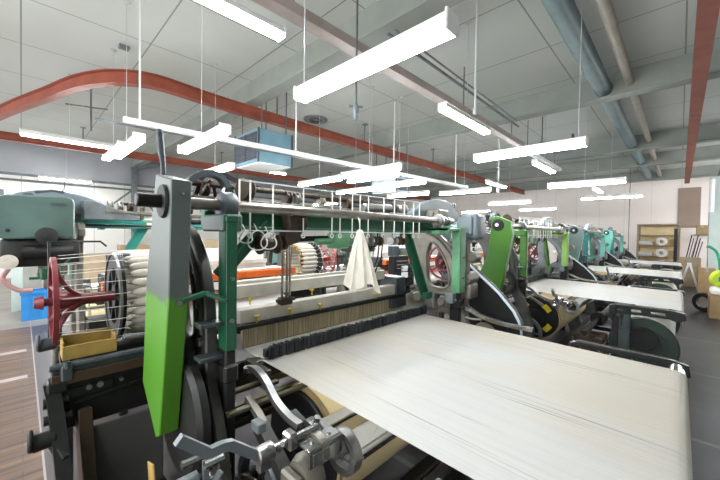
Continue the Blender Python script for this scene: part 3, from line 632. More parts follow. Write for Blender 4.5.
# ------------------------------------------------------------------ warp sheets
def sheet(k, m, label):
    mb = MB(); bm = mb.bm
    xs = [.955 + (2.575 - .955) * i / 60 for i in range(61)]
    prof = [(1.918, .878), (1.75, .872), (1.655, .868), (1.3, .865), (.8, .861), (.3, .857), (0.02, .8535), (-.01, .8525), (-.028, .846), (-.041, .835), (-.048, .82), (-.0485, .80), (-.046, .76), (-.04, .68)]
    rows = []
    for y, z in prof:
        rows.append([bm.verts.new((x + PITCH * k, y, z)) for x in xs])
    for a, b in zip(rows, rows[1:]):
        for i in range(60): bm.faces.new((a[i], a[i + 1], b[i + 1], b[i]))
    bmesh.ops.solidify(bm, geom=bm.faces[:], thickness=.0016)
    o = single('warp_sheet', mb, m, (1.7 + PITCH * k, .8, .68), label, 'warp sheet', 'white warp sheets stretched over the looms', 60)
    return o
sheet(0, 'warp_yarn', 'large cream warp sheet stretched over the back of the nearest loom')
sheet(1, 'warp_white', 'white warp sheet on the second loom, the green-covered one')
sheet(2, 'warp_white', 'white warp sheet on the third loom, beside the grey-teal cover')
sheet(3, 'warp_white', 'farthest narrow white warp sheet, in front of the shelving')

# ------------------------------------------------------------------ yarn pirns in the batteries
def make_pirn(x0, y, z, tx):
    o = empty('yarn_pirn', (x0, y, z))
    MB().lathe([(0, .007), (.008, .013), (.022, .019), (.045, .0232), (.09, .0245), (.20, .0245), (.235, .017), (.24, .008)], (0, 0, 0), (1, 0, 0), 14).build('yarn_wind', 'yarn', o)
    MB().cyl((.24, 0, 0), (.275, 0, 0), .011, .013, seg=10).build('pirn_head', 'wood_tray', o)
    MB().cyl((-.018, 0, 0), (0, 0, 0), .003, .006, seg=6).build('pirn_tip', 'steel_dull', o)
    MB().tube([(-.016, 0, 0), (-.022, .047, 0), (-.06, .049, 0), (-.275, .032, 0)], .0014, 4).build('thread_end', 'white_cord', o)
    return o
pro = None
def pirn_ring(cx, cy, cz, flip, label, group, n=24):
    global pro
    for i in range(n):
        a = i * 2 * PI / n + .07
        p = Vector((cx, cy + .2 * math.cos(a), cz + .2 * math.sin(a)))
        if pro is None:
            pro = make_pirn(0, 0, 0, 1); o = pro
        else: o = copy_tree(pro)
        o.location = p
        o.rotation_euler = (PI - a, 0, PI) if flip else (a, 0, 0)
        tag(o, label, 'bobbin', group)
pirn_ring(.405, 2.25, 1.235, False, 'cream yarn pirn in the round battery beside the grey and green belt cover', 'yarn pirns in the nearest loom\'s battery')
pirn_ring(3.10 - .405, 5.83 - 2.25, 1.235, True, 'cream yarn pirn in the battery with the bright red spider, seen through the nearest loom', 'yarn pirns in the battery with the red spider')

# ------------------------------------------------------------------ loose things on and round the looms
def hanging_cloth():
    mb = MB(); bm = mb.bm; n = 40; rows = []
    for j in range(15):
        t = j / 14; z = 1.60 - t * .335
        w = .026 + .105 * t ** .8; d = .016 + .05 * t
        cx = 1.445 + .03 * t
        rows.append([bm.verts.new((cx + w * math.cos(a) * (1 + .14 * t * math.sin(7 * a + 1)), 1.405 + d * math.sin(a) * (1 + .3 * math.sin(9 * a + 2 * t)), z + .03 * t * math.sin(3 * a + .5) - .02 * t * math.cos(a))) for a in [q * 2 * PI / n for q in range(n)]])
    for A, B in zip(rows, rows[1:]):
        for i in range(n): bm.faces.new((A[i], A[(i + 1) % n], B[(i + 1) % n], B[i]))
    bm.faces.new(rows[0])
    mb.sphere((1.445, 1.405, 1.60), .03, (.95, .6, .8), 14)
    mb.tube([(1.445, 1.405, 1.61), (1.445, 1.41, 1.66), (1.445, 1.423, 1.70)], .0025, 5)
    return mb
single('cotton_bundle', hanging_cloth(), 'cotton', (1.5, 1.4, 1.25), 'bundle of cream cotton waste hanging from the shaft of the nearest loom', 'yarn', None, 50)
# tangle of white strings by the left brace
for i, (x, z, r) in enumerate(((.80, 1.56, .05), (.86, 1.555, .042), (.74, 1.575, .03))):
    mb = MB().tube([(x + r * math.cos(a), 1.47 + .012 * math.sin(2 * a), z + r * .95 * math.sin(a)) for a in [q * 2 * PI / 22 for q in range(22)]], .0038, 5, True)
    mb.tube([(x, 1.475, z + r * .9), (x - .01, 1.49, z + r + .03)], .0035, 5)
    single('string_loop', mb, 'white_cord', (x, 1.47, z - r), ['largest loop of white string under the shaft, beside the dark green post', 'second loop of white string under the shaft, overlapping the largest one', 'smallest loop of white string, closest to the dark green post'][i], 'string', 'white string loops under the shaft')

t = empty('wooden_tray', (.225, 2.03, 1.008))
o = Vector((.225, 2.03, 1.008))
MB().box(.125, .325, 1.97, 1.978, 1.008, 1.072, .002).build('front_wall', 'wood_tray', t, o)
MB().box(.125, .325, 2.085, 2.093, 1.008, 1.10, .002).build('back_wall', 'wood_tray', t, o)
MB().box(.125, .133, 1.978, 2.085, 1.008, 1.088, .002).build('side_wall', 'wood_tray', t, o)
MB().box(.317, .325, 1.978, 2.085, 1.008, 1.088, .002).build('side_wall', 'wood_tray', t, o)
MB().box(.133, .317, 1.978, 2.085, 1.008, 1.014, .001).build('tray_bottom', 'wood_tray', t, o)
tag(t, 'small yellow wooden tray under the dark red spider, on the loom end', 'tray')

def crate(x, y, w, d, h, m, label):
    t = empty('crate', (x, y, 0)); o = Vector((x, y, 0)); x0, x1, y0, y1 = x - w / 2, x + w / 2, y - d / 2, y + d / 2
    for a in ((x0, x1, y0, y0 + .015), (x0, x1, y1 - .015, y1), (x0, x0 + .015, y0 + .015, y1 - .015), (x1 - .015, x1, y0 + .015, y1 - .015)):
        MB().box(*a, .0, h, .003).build('crate_wall', m, t, o)
    MB().box(x0 + .015, x1 - .015, y0 + .015, y1 - .015, 0, .02, .002).build('crate_bottom', m, t, o)
    rim = MB().box(x0 - .015, x1 + .015, y0 - .015, y0 - .001, h - .05, h, .003).box(x0 - .015, x0 - .001, y0 - .001, y1, h - .05, h, .003)
    for q in range(1, 4): rim.box(x0 + w * q / 4 - .008, x0 + w * q / 4 + .008, y0 - .012, y0 - .001, .03, h - .06, .002)
    rim.build('rim', m, t, o)
    return tag(t, label, 'crate')
crate(.22, 8.3, .46, .40, .50, 'plastic_blue', 'bright blue plastic crate on the floor behind the dark red spider')

t = empty('machine_stand', (-.02, 9.2, 0)); o = Vector((-.02, 9.2, 0))
MB().box(-.14, .02, 9.1, 9.3, 0, 1.05, .02, 2).build('column', 'pale_green', t, o)
MB().box(-.30, .55, 9.15, 9.25, 1.05, 1.12, .01).box(-.05, .10, 9.12, 9.28, 1.12, 1.38, .02).build('cross_arm', 'green_light', t, o)
MB().tube(smooth_path([(-.7, 9.1, 2.0), (-.62, 9.1, 1.3), (-.45, 9.1, .95), (-.12, 9.08, .9)], 6), .05, 10).build('white_guard', 'white_paint', t, o)
tag(t, 'pale machine stand with a green cross arm, behind the blue crate', 'machine')
# hose hanging at the picture's far left
single('hose', MB().tube(smooth_path([(-.42, 3.60, 1.60), (-.30, 3.62, 1.47), (-.16, 3.62, 1.40), (-.07, 3.62, 1.32), (-.10, 3.62, 1.22), (-.02, 3.62, 1.13), (.06, 3.62, 1.12)], 6), .017, 10), 'hose_pink', (-.1, 3.62, 1.1), 'pinkish hose hanging below the pale green drive housing', 'hose')

# ------------------------------------------------------------------ far right: boxes, shelf, rods
def carton(x0, x1, y0, y1, z0, h, m, label, flaps=True):
    b = Vector(((x0 + x1) / 2, (y0 + y1) / 2, z0)); t = empty('cardboard_box', b)
    MB().box(x0, x1, y0, y1, z0, z0 + h, .006).build('carton', m, t, b)
    MB().box(x0 - .001, x1 + .001, (y0 + y1) / 2 - .03, (y0 + y1) / 2 + .03, z0 + h, z0 + h + .002, 0).box(x0 - .002, x0, (y0 + y1) / 2 - .03, (y0 + y1) / 2 + .03, z0 + h - .10, z0 + h, 0).build('tape', 'pipe_cream', t, b)
    if flaps: MB().beam((x0, y0 + .02, z0 + h), (x0 - .12, y0 + .02, z0 + h - .10), .002, .002).beam((x0 - .005, y0, z0 + h), (x0 - .005, y1, z0 + h), .01, .008).build('flap', m, t, b)
    return tag(t, label, 'box', 'cardboard boxes beside the far aisle')
carton(15.3, 15.9, -.50, .02, 0, .95, 'cardboard_pale', 'tall tan cardboard box behind the white A-shaped trestle')
carton(13.9, 14.35, -.76, -.40, 0, .72, 'cardboard', 'low brown cardboard box with open top, beside the white trestle')
carton(9.6, 10.2, -.95, -.45, 0, .47, 'cardboard', 'nearest brown cardboard box, at the right edge of the aisle')
tr = empty('trestle', (14.55, -.22, 0)); o = Vector((14.55, -.22, 0))
for q in (-1, 1): MB().beam((14.55, -.22 + q * .015, .80), (14.55, -.22 + q * .21, 0), .04, .05).build('leg', 'white_paint', tr, o)
MB().box(14.51, 14.59, -.27, -.17, .78, .83, .005).build('top_block', 'white_paint', tr, o)
tag(tr, 'white A-shaped trestle standing in front of the tan box', 'trestle')
# bundle on the nearest carton
single('folded_sack', MB().box(9.62, 10.1, -.93, -.46, .474, .60, .05, 3), 'cloth_white', (9.85, -.7, .474), 'white folded sack on the nearest brown cardboard box', 'sack')
single('coiled_strap', MB().lathe([(-.05, .08), (-.05, .15), (-.02, .175), (.05, .175), (.05, .08), (-.05, .08)], (9.85, -.62, .78), (.9, .3, 0), 26, False), 'hi_vis', (9.85, -.62, .603), 'bright yellow-green coil on the folded white sack', 'coil')
single('tyre_ring', MB().lathe([(-.04, .12), (-.04, .19), (0, .21), (.04, .19), (.04, .12), (-.04, .12)], (10.35, -.40, .21), (.8, -.5, .0), 26, False), 'rubber', (10.35, -.40, 0), 'black rubber ring leaning at the nearest brown cardboard box', 'ring')
single('green_hose', MB().tube(smooth_path([(13.0, -.52, 1.38), (13.0, -.60, 1.36), (13.0, -.72, 1.22), (13.0, -.78, .9), (13.0, -.80, .4), (13.0, -.80, .0)], 6), .035, 10), 'hose_green', (13, -.7, 0), 'dark green hose curving down by the pale green column', 'hose')
rk = empty('rod_rack', (16.9, -.30, 0)); o = Vector((16.9, -.30, 0))
MB().box(16.6, 17.2, -.62, .0, 0, .05, .01).build('base', 'iron', rk, o)
for i in range(6):
    MB().beam((16.9, -.05 - i * .05, .05), (16.95, -.30 - i * .055, 1.72 - (i % 3) * .12), .03, .03).build('rod', ['iron_dark', 'purple', 'steel_dull', 'wood_brown'][i % 4], rk, o)
tag(rk, 'leaning bundle of dark rods standing below the plywood panel', 'rods')
carton(17.3, 17.75, -.72, -.42, 1.74, .34, 'cardboard', 'small brown box on the wall bracket beside the pale green column', False)
single('wall_shelf', MB().box(17.25, 19.0, -.78, -.36, 1.70, 1.738, .004), 'iron_grey', (18.1, -.55, 1.70), 'grey shelf board under the small brown box', 'shelf')
single('steel_post', MB().box(17.0, 17.06, .07, .17, 0, 1.95, .005), 'iron_dark', (17.03, .12, 0), 'dark upright bar standing beside the wooden storage rack', 'bar')

rack = empty('storage_rack', (17.9, .62, 0)); o = Vector((17.9, .62, 0))
for y in (.03, 1.24):
    for x in (17.5, 18.3):
        MB().box(x - .03, x + .03, y - .03, y + .03, 0, 2.14, .004).build('upright', 'plywood', rack, o)
for z in (.35, .80, 1.25, 1.68):
    MB().box(17.47, 18.33, .0, 1.27, z, z + .03, .003).build('shelf', 'cardboard', rack, o)
MB().box(17.46, 18.34, 0, 1.27, 2.08, 2.14, .004).build('top_board', 'plywood', rack, o)
MB().box(18.3, 18.32, .02, 1.25, .3, 2.08, .003).build('back_panel', 'cloth_cream', rack, o)
tag(rack, 'wooden storage rack with white rolls against the far wall', 'shelf')
def roll(x, y, z, r, L, label, along='x'):
    t = empty('yarn_roll', (x, y, z)); a = (1, 0, 0) if along == 'x' else (0, 1, 0); v = Vector(a)
    MB().lathe([(0, .05), (0, r * .9), (.02, r), (L - .02, r), (L, r * .9), (L, .05), (0, .05)], -v * L / 2, a, 24, False).build('wrap', 'cloth_white', t)
    MB().lathe([(-.02, .045), (-.02, .06), (L + .02, .06), (L + .02, .045), (-.02, .045)], -v * L / 2, a, 18, False).build('core', 'cardboard', t)
    return tag(t, label, 'roll', 'white rolls on the storage rack')
for z, w in ((.38, 'bottom'), (.83, 'second lowest'), (1.28, 'second highest'), ):
    roll(17.75, .52, z + .175, .17, .5, 'large white roll showing its round end, on the %s board of the rack' % w)
    roll(17.75, 1.0, z + .10, .09, .42, 'thin white roll lying flat, on the %s board of the rack' % w, 'y')
for i, (y, m) in enumerate(((.2, 'cardboard'), (.22, 'cardboard_pale'), (.2, 'wood_tray'))):
    single('parcel', MB().box(17.6, 18.0, y - .12, y + .10, (.382, .832, 1.282)[i], (.382, .832, 1.282)[i] + .26, .008), m, (17.8, y, (.382, .832, 1.282)[i]), 'brown parcel on the %s board of the rack' % ('bottom', 'second lowest', 'second highest')[i], 'parcel', 'parcels on the storage rack')
single('floor_cabinet', MB().box(16.2, 16.8, 1.5, 2.2, 0, 1.12, .02).box(16.15, 16.85, 1.45, 2.25, 1.12, 1.15, .005), 'purple', (16.5, 1.85, 0), 'low purple-grey cabinet beyond the farthest turquoise loom', 'cabinet')
single('dark_spindle', MB().lathe([(0, .09), (.02, .10), (.30, .06), (.36, .015), (.42, .01)], (16.3, 1.95, 1.152), (0, 0, 1), 16), 'iron_blue', (16.3, 1.95, 1.152), 'dark cone standing on the low cabinet beyond the farthest loom', 'cone')

# stock against the left wall, seen under the far rails
for i, (x, y, w, d, h, m) in enumerate(((1.3, 10.4, .7, .6, 1.0, 'cardboard_pale'), (2.15, 10.6, .7, .6, 1.2, 'cardboard'), (3.0, 10.5, .7, .6, .8, 'cardboard_pale'), (.45, 12.4, .9, .6, 1.1, 'paper_grey'), (4.0, 10.8, .7, .6, 1.35, 'cardboard_pale'))):
    carton(x - w / 2, x + w / 2, y - d / 2, y + d / 2, 0, h, m, ['pale cardboard box on the floor beyond the alley loom, first from the left', 'brown cardboard box on the floor beyond the alley loom, between two pale ones', 'low pale cardboard box on the floor beyond the alley loom', 'grey carton on the floor by the left wall', 'tall pale cardboard box on the floor beyond the alley loom'][i])

# ------------------------------------------------------------------ the hall
ZC, ZB = 4.42, 4.0
def floor_mat():
    m = bpy.data.materials.new('floor_mix'); m.use_nodes = True; M['floor_mix'] = m
    nt = m.node_tree; b = nt.nodes['Principled BSDF']; N = nt.nodes.new; Lk = nt.links.new
    tc = N('ShaderNodeTexCoord'); sp = N('ShaderNodeSeparateXYZ'); Lk(tc.outputs['Object'], sp.inputs[0])
    mp = N('ShaderNodeMapping'); mp.inputs['Scale'].default_value = (.5, 9, 1); Lk(tc.outputs['Object'], mp.inputs[0])
    wn = N('ShaderNodeTexNoise'); wn.inputs['Scale'].default_value = 1.6; wn.inputs['Detail'].default_value = 6; Lk(mp.outputs[0], wn.inputs['Vector'])
    wr = N('ShaderNodeValToRGB'); wr.color_ramp.elements[0].position = .35; wr.color_ramp.elements[1].position = .68
    wr.color_ramp.elements[0].color = (.038, .018, .011, 1); wr.color_ramp.elements[1].color = (.19, .105, .062, 1); Lk(wn.outputs['Fac'], wr.inputs[0])
    bk = N('ShaderNodeTexBrick'); bk.inputs['Scale'].default_value = 1; bk.inputs['Brick Width'].default_value = 3.7; bk.inputs['Row Height'].default_value = .11; bk.inputs['Mortar Size'].default_value = .004
    bk.inputs['Color1'].default_value = (.75, .75, .75, 1); bk.inputs['Color2'].default_value = (1, 1, 1, 1); bk.inputs['Mortar'].default_value = (.55, .55, .55, 1); Lk(tc.outputs['Object'], bk.inputs['Vector'])
    wm = N('ShaderNodeMixRGB'); wm.blend_type = 'MULTIPLY'; wm.inputs[0].default_value = 1; Lk(wr.outputs[0], wm.inputs[1]); Lk(bk.outputs[0], wm.inputs[2])
    cn = N('ShaderNodeTexNoise'); cn.inputs['Scale'].default_value = 2.5; cn.inputs['Detail'].default_value = 6; Lk(tc.outputs['Object'], cn.inputs['Vector'])
    cr = N('ShaderNodeValToRGB'); cr.color_ramp.elements[0].position = .3; cr.color_ramp.elements[1].position = .7
    cr.color_ramp.elements[0].color = (.018, .017, .02, 1); cr.color_ramp.elements[1].color = (.040, .038, .042, 1); Lk(cn.outputs['Fac'], cr.inputs[0])
    # pale evenly spaced stripes across the dark aisle floor
    md = N('ShaderNodeMath'); md.operation = 'MODULO'; Lk(sp.outputs['X'], md.inputs[0]); md.inputs[1].default_value = 1.85
    lt = N('ShaderNodeMath'); lt.operation = 'LESS_THAN'; Lk(md.outputs[0], lt.inputs[0]); lt.inputs[1].default_value = .045
    jm = N('ShaderNodeMixRGB'); Lk(lt.outputs[0], jm.inputs[0]); Lk(cr.outputs[0], jm.inputs[1]); jm.inputs[2].default_value = (.085, .082, .08, 1)
    # grey concrete beyond the wood
    gn = N('ShaderNodeValToRGB'); gn.color_ramp.elements[0].position = .3; gn.color_ramp.elements[1].position = .7
    gn.color_ramp.elements[0].color = (.16, .14, .12, 1); gn.color_ramp.elements[1].color = (.26, .24, .21, 1); Lk(cn.outputs['Fac'], gn.inputs[0])
    def step(sock, v, gt=True):
        q = N('ShaderNodeMath'); q.operation = 'GREATER_THAN' if gt else 'LESS_THAN'; Lk(sock, q.inputs[0]); q.inputs[1].default_value = v; return q.outputs[0]
    def mix(f, a, c):
        q = N('ShaderNodeMixRGB'); Lk(f, q.inputs[0]); Lk(a, q.inputs[1]); Lk(c, q.inputs[2]); return q.outputs[0]
    strip = N('ShaderNodeRGB'); strip.outputs[0].default_value = (.055, .046, .047, 1)
    c1 = mix(step(sp.outputs['X'], .10), wm.outputs[0], strip.outputs[0])     # path strip beside the looms
    c2 = mix(step(sp.outputs['Y'], 7.6), c1, gn.outputs[0])
    xx = N('ShaderNodeMath'); xx.operation = 'MULTIPLY'; Lk(step(sp.outputs['X'], .6), xx.inputs[0]); Lk(step(sp.outputs['Y'], 3.0, False), xx.inputs[1])
    c3 = mix(xx.outputs[0], c2, jm.outputs[0])
    # white painted tape lines on the wood
    def band(sock, a, w):
        s1 = N('ShaderNodeMath'); s1.operation = 'COMPARE'; Lk(sock, s1.inputs[0]); s1.inputs[1].default_value = a; s1.inputs[2].default_value = w; return s1.outputs[0]
    tp = N('ShaderNodeRGB'); tp.outputs[0].default_value = (.30, .265, .25, 1)
    an = N('ShaderNodeMath'); an.operation = 'MULTIPLY'
    ad = N('ShaderNodeMath'); ad.operation = 'ADD'; Lk(band(sp.outputs['Y'], 5.05, .05), ad.inputs[0]); Lk(band(sp.outputs['Y'], 6.15, .06), ad.inputs[1])
    Lk(ad.outputs[0], an.inputs[0]); Lk(step(sp.outputs['X'], .04, False), an.inputs[1])
    c4 = mix(an.outputs[0], c3, tp.outputs[0])
    c5 = mix(band(sp.outputs['X'], .10, .006), c4, tp.outputs[0])
    Lk(c5, b.inputs['Base Color']); b.inputs['Roughness'].default_value = .38
floor_mat()
def panel_mat(name, c, seam, axes, sizes, width=.012, c2=None, rough=.6):
    """flat panels with dark seams; axes/sizes give the two object axes and panel sizes"""
    m = bpy.data.materials.new(name); m.use_nodes = True; M[name] = m
    nt = m.node_tree; b = nt.nodes['Principled BSDF']; N = nt.nodes.new; Lk = nt.links.new
    tc = N('ShaderNodeTexCoord'); sp = N('ShaderNodeSeparateXYZ'); Lk(tc.outputs['Object'], sp.inputs[0])
    outs = []
    for ax, sz in zip(axes, sizes):
        md = N('ShaderNodeMath'); md.operation = 'FLOORED_MODULO'; Lk(sp.outputs[ax], md.inputs[0]); md.inputs[1].default_value = sz
        lt = N('ShaderNodeMath'); lt.operation = 'LESS_THAN'; Lk(md.outputs[0], lt.inputs[0]); lt.inputs[1].default_value = width; outs.append(lt.outputs[0])
    mx = N('ShaderNodeMath'); mx.operation = 'MAXIMUM'; Lk(outs[0], mx.inputs[0]); Lk(outs[-1], mx.inputs[1])
    nz = N('ShaderNodeTexNoise'); nz.inputs['Scale'].default_value = .8; nz.inputs['Detail'].default_value = 4; Lk(tc.outputs['Object'], nz.inputs['Vector'])
    rp = N('ShaderNodeValToRGB'); rp.color_ramp.elements[0].position = .3; rp.color_ramp.elements[1].position = .7
    rp.color_ramp.elements[0].color = (*(c2 or [q * .93 for q in c]), 1); rp.color_ramp.elements[1].color = (*c, 1); Lk(nz.outputs['Fac'], rp.inputs[0])
    mm = N('ShaderNodeMixRGB'); Lk(mx.outputs[0], mm.inputs[0]); Lk(rp.outputs[0], mm.inputs[1]); mm.inputs[2].default_value = (*seam, 1)
    Lk(mm.outputs[0], b.inputs['Base Color']); b.inputs['Roughness'].default_value = rough
panel_mat('ceiling_panels', (.575, .60, .56), (.24, .25, .24), ('X', 'Y'), (1.37, 1.45), .018)
panel_mat('far_wall_panels', (.88, .80, .75), (.66, .58, .54), ('Y', 'Z'), (.92, 9), .014)
panel_mat('left_wall_panels', (.82, .80, .75), (.45, .44, .42), ('X', 'Z'), (.92, 9), .02)
mat('wall_dark', (.17, .19, .18), .6, 0, .05, 1.5)
mat('wall_grey', (.36, .37, .39), .6, 0, .05, 1.5)

struct(MB().box(-4, 19.2, -4, 15.6, -.1, 0, 0).build('floor', 'floor_mix', None, None, 0))
struct(MB().box(-4, 19.2, -4, 15.6, ZC, ZC + .1, 0).build('ceiling', 'ceiling_panels', None, None, 0))
struct(MB().box(-4, 11.5, -3.2, -3.05, 0, ZC, 0).build('shade_wall_right', 'wall_dark', None, None, 0))  # unseen dark wall added to shade the right; ends early for daylight
struct(MB().box(19.05, 19.2, -4, 15.6, 0, ZC, 0).build('wall_back', 'far_wall_panels', None, None, 0))
struct(MB().box(-4, 19.05, 15.3, 15.45, 0, 3.35, 0).build('wall_left', 'left_wall_panels', None, None, 0))
struct(MB().box(-4, 19.05, 15.25, 15.45, 3.35, ZC, 0).build('wall_left_upper', 'wall_grey', None, None, 0))
struct(MB().box(19.02, 19.05, -.56, .10, 2.03, 3.66, .004).build('trim_1', 'plywood', None, None, 0))
struct(MB().box(-4, 19, 15.20, 15.25, 3.30, 3.38, 0).build('trim_2', 'iron_grey', None, None, 0))
# roof beams run across the hall; steel I section
bxs = [3.0, 7.1, 11.8, 14.6, 18.55, -1.3]
for i, x in enumerate(bxs):
    struct(MB().box(x - .08, x + .18, -4, 15.25, ZB, ZB + .03, .004).box(x + .02, x + .08, -4, 15.25, ZB + .03, ZC, 0).build('roof_beam', 'beam_paint', None, None, 0))
# post with braces on the left wall
struct(MB().box(2.95, 3.13, 15.02, 15.20, 0, ZB, .006).build('wall_column', 'iron_grey', None, None, 0))
struct(MB().beam((3.04, 15.11, 3.2), (2.2, 15.11, 2.4), .06, .06).beam((3.04, 15.11, 3.2), (3.75, 15.11, 2.3), .06, .06).beam((3.04, 15.1, 3.95), (3.5, 13.6, 4.0), .08, .08).build('wall_brace', 'iron_grey', None, None, 0))
struct(MB().box(14.8, 15.2, -1.4, -.62, 0, 3.5, .01).build('wall_column', 'pale_green', None, None, 0))
struct(MB().cyl((14.7, -.66, 2.4), (14.7, -.66, 3.4), .06, seg=16).build('wall_pipe', 'white_paint', None, None))

# hoist rails (painted I-beams)
def ibeam(path, w, h, t=.012):
    mb = MB()
    mb.strap(path, h, t, (0, 0, 1))
    for s in (-1, 1):
        pp = [Vector(p) + Vector((0, 0, s * (h / 2 - t / 2))) for p in path]
        N = len(pp); rings = []
        for i, p in enumerate(pp):
            d = (pp[min(i + 1, N - 1)] - pp[max(i - 1, 0)]).normalized(); n = d.cross(Vector((0, 0, 1))).normalized()
            rings.append([mb.bm.verts.new(p + n * (w / 2) * a + Vector((0, 0, t / 2 * b))) for a, b in ((-1, -1), (1, -1), (1, 1), (-1, 1))])
        for A, B in zip(rings, rings[1:]):
            for k in range(4): mb.bm.faces.new((A[k], A[(k + 1) % 4], B[(k + 1) % 4], B[k]))
        mb.bm.faces.new(rings[0]); mb.bm.faces.new(rings[-1])
    return mb
zr = 3.86
pth = [(18.4, 5.92, zr), (12, 5.92, zr), (7, 5.91, zr), (4, 5.89, zr)] + smooth_path([(2.6, 5.86, zr), (2.1, 5.83, zr), (1.63, 5.78, zr), (1.37, 5.80, zr), (1.14, 5.92, zr), (.92, 6.14, zr), (.77, 6.38, zr), (.62, 6.70, zr), (.49, 7.08, zr), (.33, 7.62, zr), (.11, 8.3, zr), (-.13, 9.07, zr), (-.29, 9.65, zr), (-.50, 10.4, zr), (-.66, 11.0, zr), (-.76, 11.6, zr)], 4)
def rail_thing(path, w, h, label, hang):
    b = Vector(path[len(path) // 2]); r = empty('hoist_rail', b)
    ibeam(path, w, h).build('track', 'rail_red', r, b)
    for x, y in hang:
        MB().box(x - .06, x + .06, y - .06, y + .06, ZC - .02, ZC, .003).cyl((x, y, zr + h / 2), (x, y, ZC - .02), .016, seg=8).build('hanger', 'rod_grey', r, b)
    return tag(r, label, 'rail', 'red overhead hoist rails')
rail_thing(pth, .13, .20, 'long red overhead hoist rail with a bend, the nearest one crossing the hall', ((3.6, 5.88), (6.2, 5.91), (9.5, 5.92), (12.6, 5.92)))
rail_thing([(-.45, 11.9, zr), (6, 11.8, zr), (12, 11.6, zr), (18.4, 11.6, zr)], .13, .20, 'straight red hoist rail running low behind the bent one', ((1.2, 11.88), (5, 11.8), (10, 11.7)))
rail_thing([(1.0, -.14, zr), (10, -.14, zr), (18.4, -.14, zr)], .15, .20, 'red hoist rail at the right, above the dark aisle', ((5.0, -.14), (9.4, -.14), (13.3, -.14)))

# pipes under the ceiling on the right, passing above the beams' lower flange line in sections
def pipe_run(name, y, z, r, m, label):
    b = Vector((9, y, z)); o = empty(name, b)
    edges = [-1.0] + [x for q in sorted(bxs[:5]) for x in (q + .019, q + .081)] + [19.0]
    for a, c in zip(edges[::2], edges[1::2]):
        MB().cyl((a, y, z), (c, y, z), r, seg=20).build('pipe_section', m, o, b)
    return tag(o, label, 'pipe', 'pipes under the ceiling')
pipe_run('duct_pipe', 1.02, 4.17, .125, 'pipe_blue', 'thick blue-grey pipe under the ceiling')
pipe_run('cream_pipe', .67, 4.20, .062, 'pipe_cream', 'thinner cream pipe beside the thick blue-grey pipe')

# pale cable trunking and the white lighting bar
t = empty('cable_trunk', (4, 2.66, 3.62)); o = Vector((4, 2.66, 3.62))
MB().box(.9, 8.0, 2.60, 2.74, 3.62, 3.70, .006).box(.9, 8.0, 2.585, 2.60, 3.615, 3.72, .003).build('channel', 'trunk_pink', t, o)
for x in (1.8, 5.2, 7.4): MB().cyl((x, 2.67, 3.70), (x, 2.67, ZC), .010, seg=8).build('hanger', 'rod_grey', t, o)
MB().beam((2.9, 2.42, 3.86), (7.2, 2.46, 3.86), .03, .03).beam((2.9, 2.32, 3.86), (6.8, 2.36, 3.86), .02, .02).build('conduit', 'iron_grey', t, o)
tag(t, 'long pale pinkish cable trunking crossing under the ceiling behind the big light', 'trunking')
t = empty('cable_trunk', (9.6, 2.7, 3.62)); o = Vector((9.6, 2.7, 3.62))
MB().box(8.05, 11.6, 2.66, 2.78, 3.62, 3.70, .006).build('channel', 'white_paint', t, o)
for x in (8.6, 11): MB().cyl((x, 2.72, 3.70), (x, 2.72, ZC), .010, seg=8).build('hanger', 'rod_grey', t, o)
tag(t, 'short white cable trunking beyond the end of the pinkish trunking', 'trunking')
t = empty('conduit_cluster', (8.6, 2.4, 3.7)); o = Vector((8.6, 2.4, 3.7))
MB().tube(smooth_path([(8.3, 2.55, 3.72), (8.6, 2.4, 3.66), (8.9, 2.1, 3.66), (9.2, 1.9, 3.75), (9.2, 1.9, 4.05)], 5), .03, 8).build('conduit', 'iron_blue', t, o)
MB().box(8.4, 8.9, 2.28, 2.42, 3.68, 3.78, .01).box(9.0, 9.3, 2.05, 2.3, 3.66, 3.74, .01).cyl((8.6, 2.4, 3.78), (8.6, 2.4, ZC), .012, seg=8).build('junction_box', 'iron_blue', t, o)
tag(t, 'blue-grey conduits and junction boxes at the end of the pinkish trunking', 'conduit')
t = empty('lighting_bar', (4, 4.6, 2.92)); o = Vector((4, 4.6, 2.92))
MB().beam((.85, 4.80, 2.92), (8.6, 4.25, 2.92), .06, .07, .006).build('bar', 'white_paint', t, o)
MB().beam((.60, 4.95, 2.90), (8.6, 4.38, 2.90), .02, .025, 0).build('conduit', 'iron_grey', t, o)
for x in (1.02, 3.2, 5.6, 8.0): MB().cyl((x, 4.80 - (x - .85) * .071, 2.95), (x, 4.80 - (x - .85) * .071, ZC), .012, seg=8).build('rod', 'white_paint', t, o)
tag(t, 'white lighting bar hanging on rods behind the nearest loom', 'bar')

# ------------------------------------------------------------------ fluorescent lights
LZ = 2.6
proto = {}
def light(cx, cy, z, ax, label, L=1.26, rs=0., top=4.42):
    key = (ax, L)
    t = empty('fluorescent_light', (cx, cy, z), 0 if ax == 'x' else PI / 2)
    h = L / 2
    MB().plate([(-.028, .085), (.028, .085), (.062, .026), (.062, .019), (-.062, .019), (-.062, .026)], [], -h, h, .003).build('reflector', 'white_paint', t)
    for e in (-h + .004, h - .004): MB().box(e - .008, e + .008, -.062, .062, -.016, .088, .006).build('end_cap', 'white_paint', t)
    for s in (-1, 1):
        MB().cyl((-h + .012, s * .034, .0), (h - .012, s * .034, .0), .0155, seg=12).build('tube', 'tube_glow', t)
    if True:
        MB().cyl((rs, 0, .085), (rs, 0, top - z), .0038, seg=6).lathe([(0, .02), (.02, .045), (.03, .045)], (rs, 0, top - z - .03), (0, 0, 1), 12).build('rod', 'rod_pale', t)
    return tag(t, label, 'light', 'fluorescent lights')
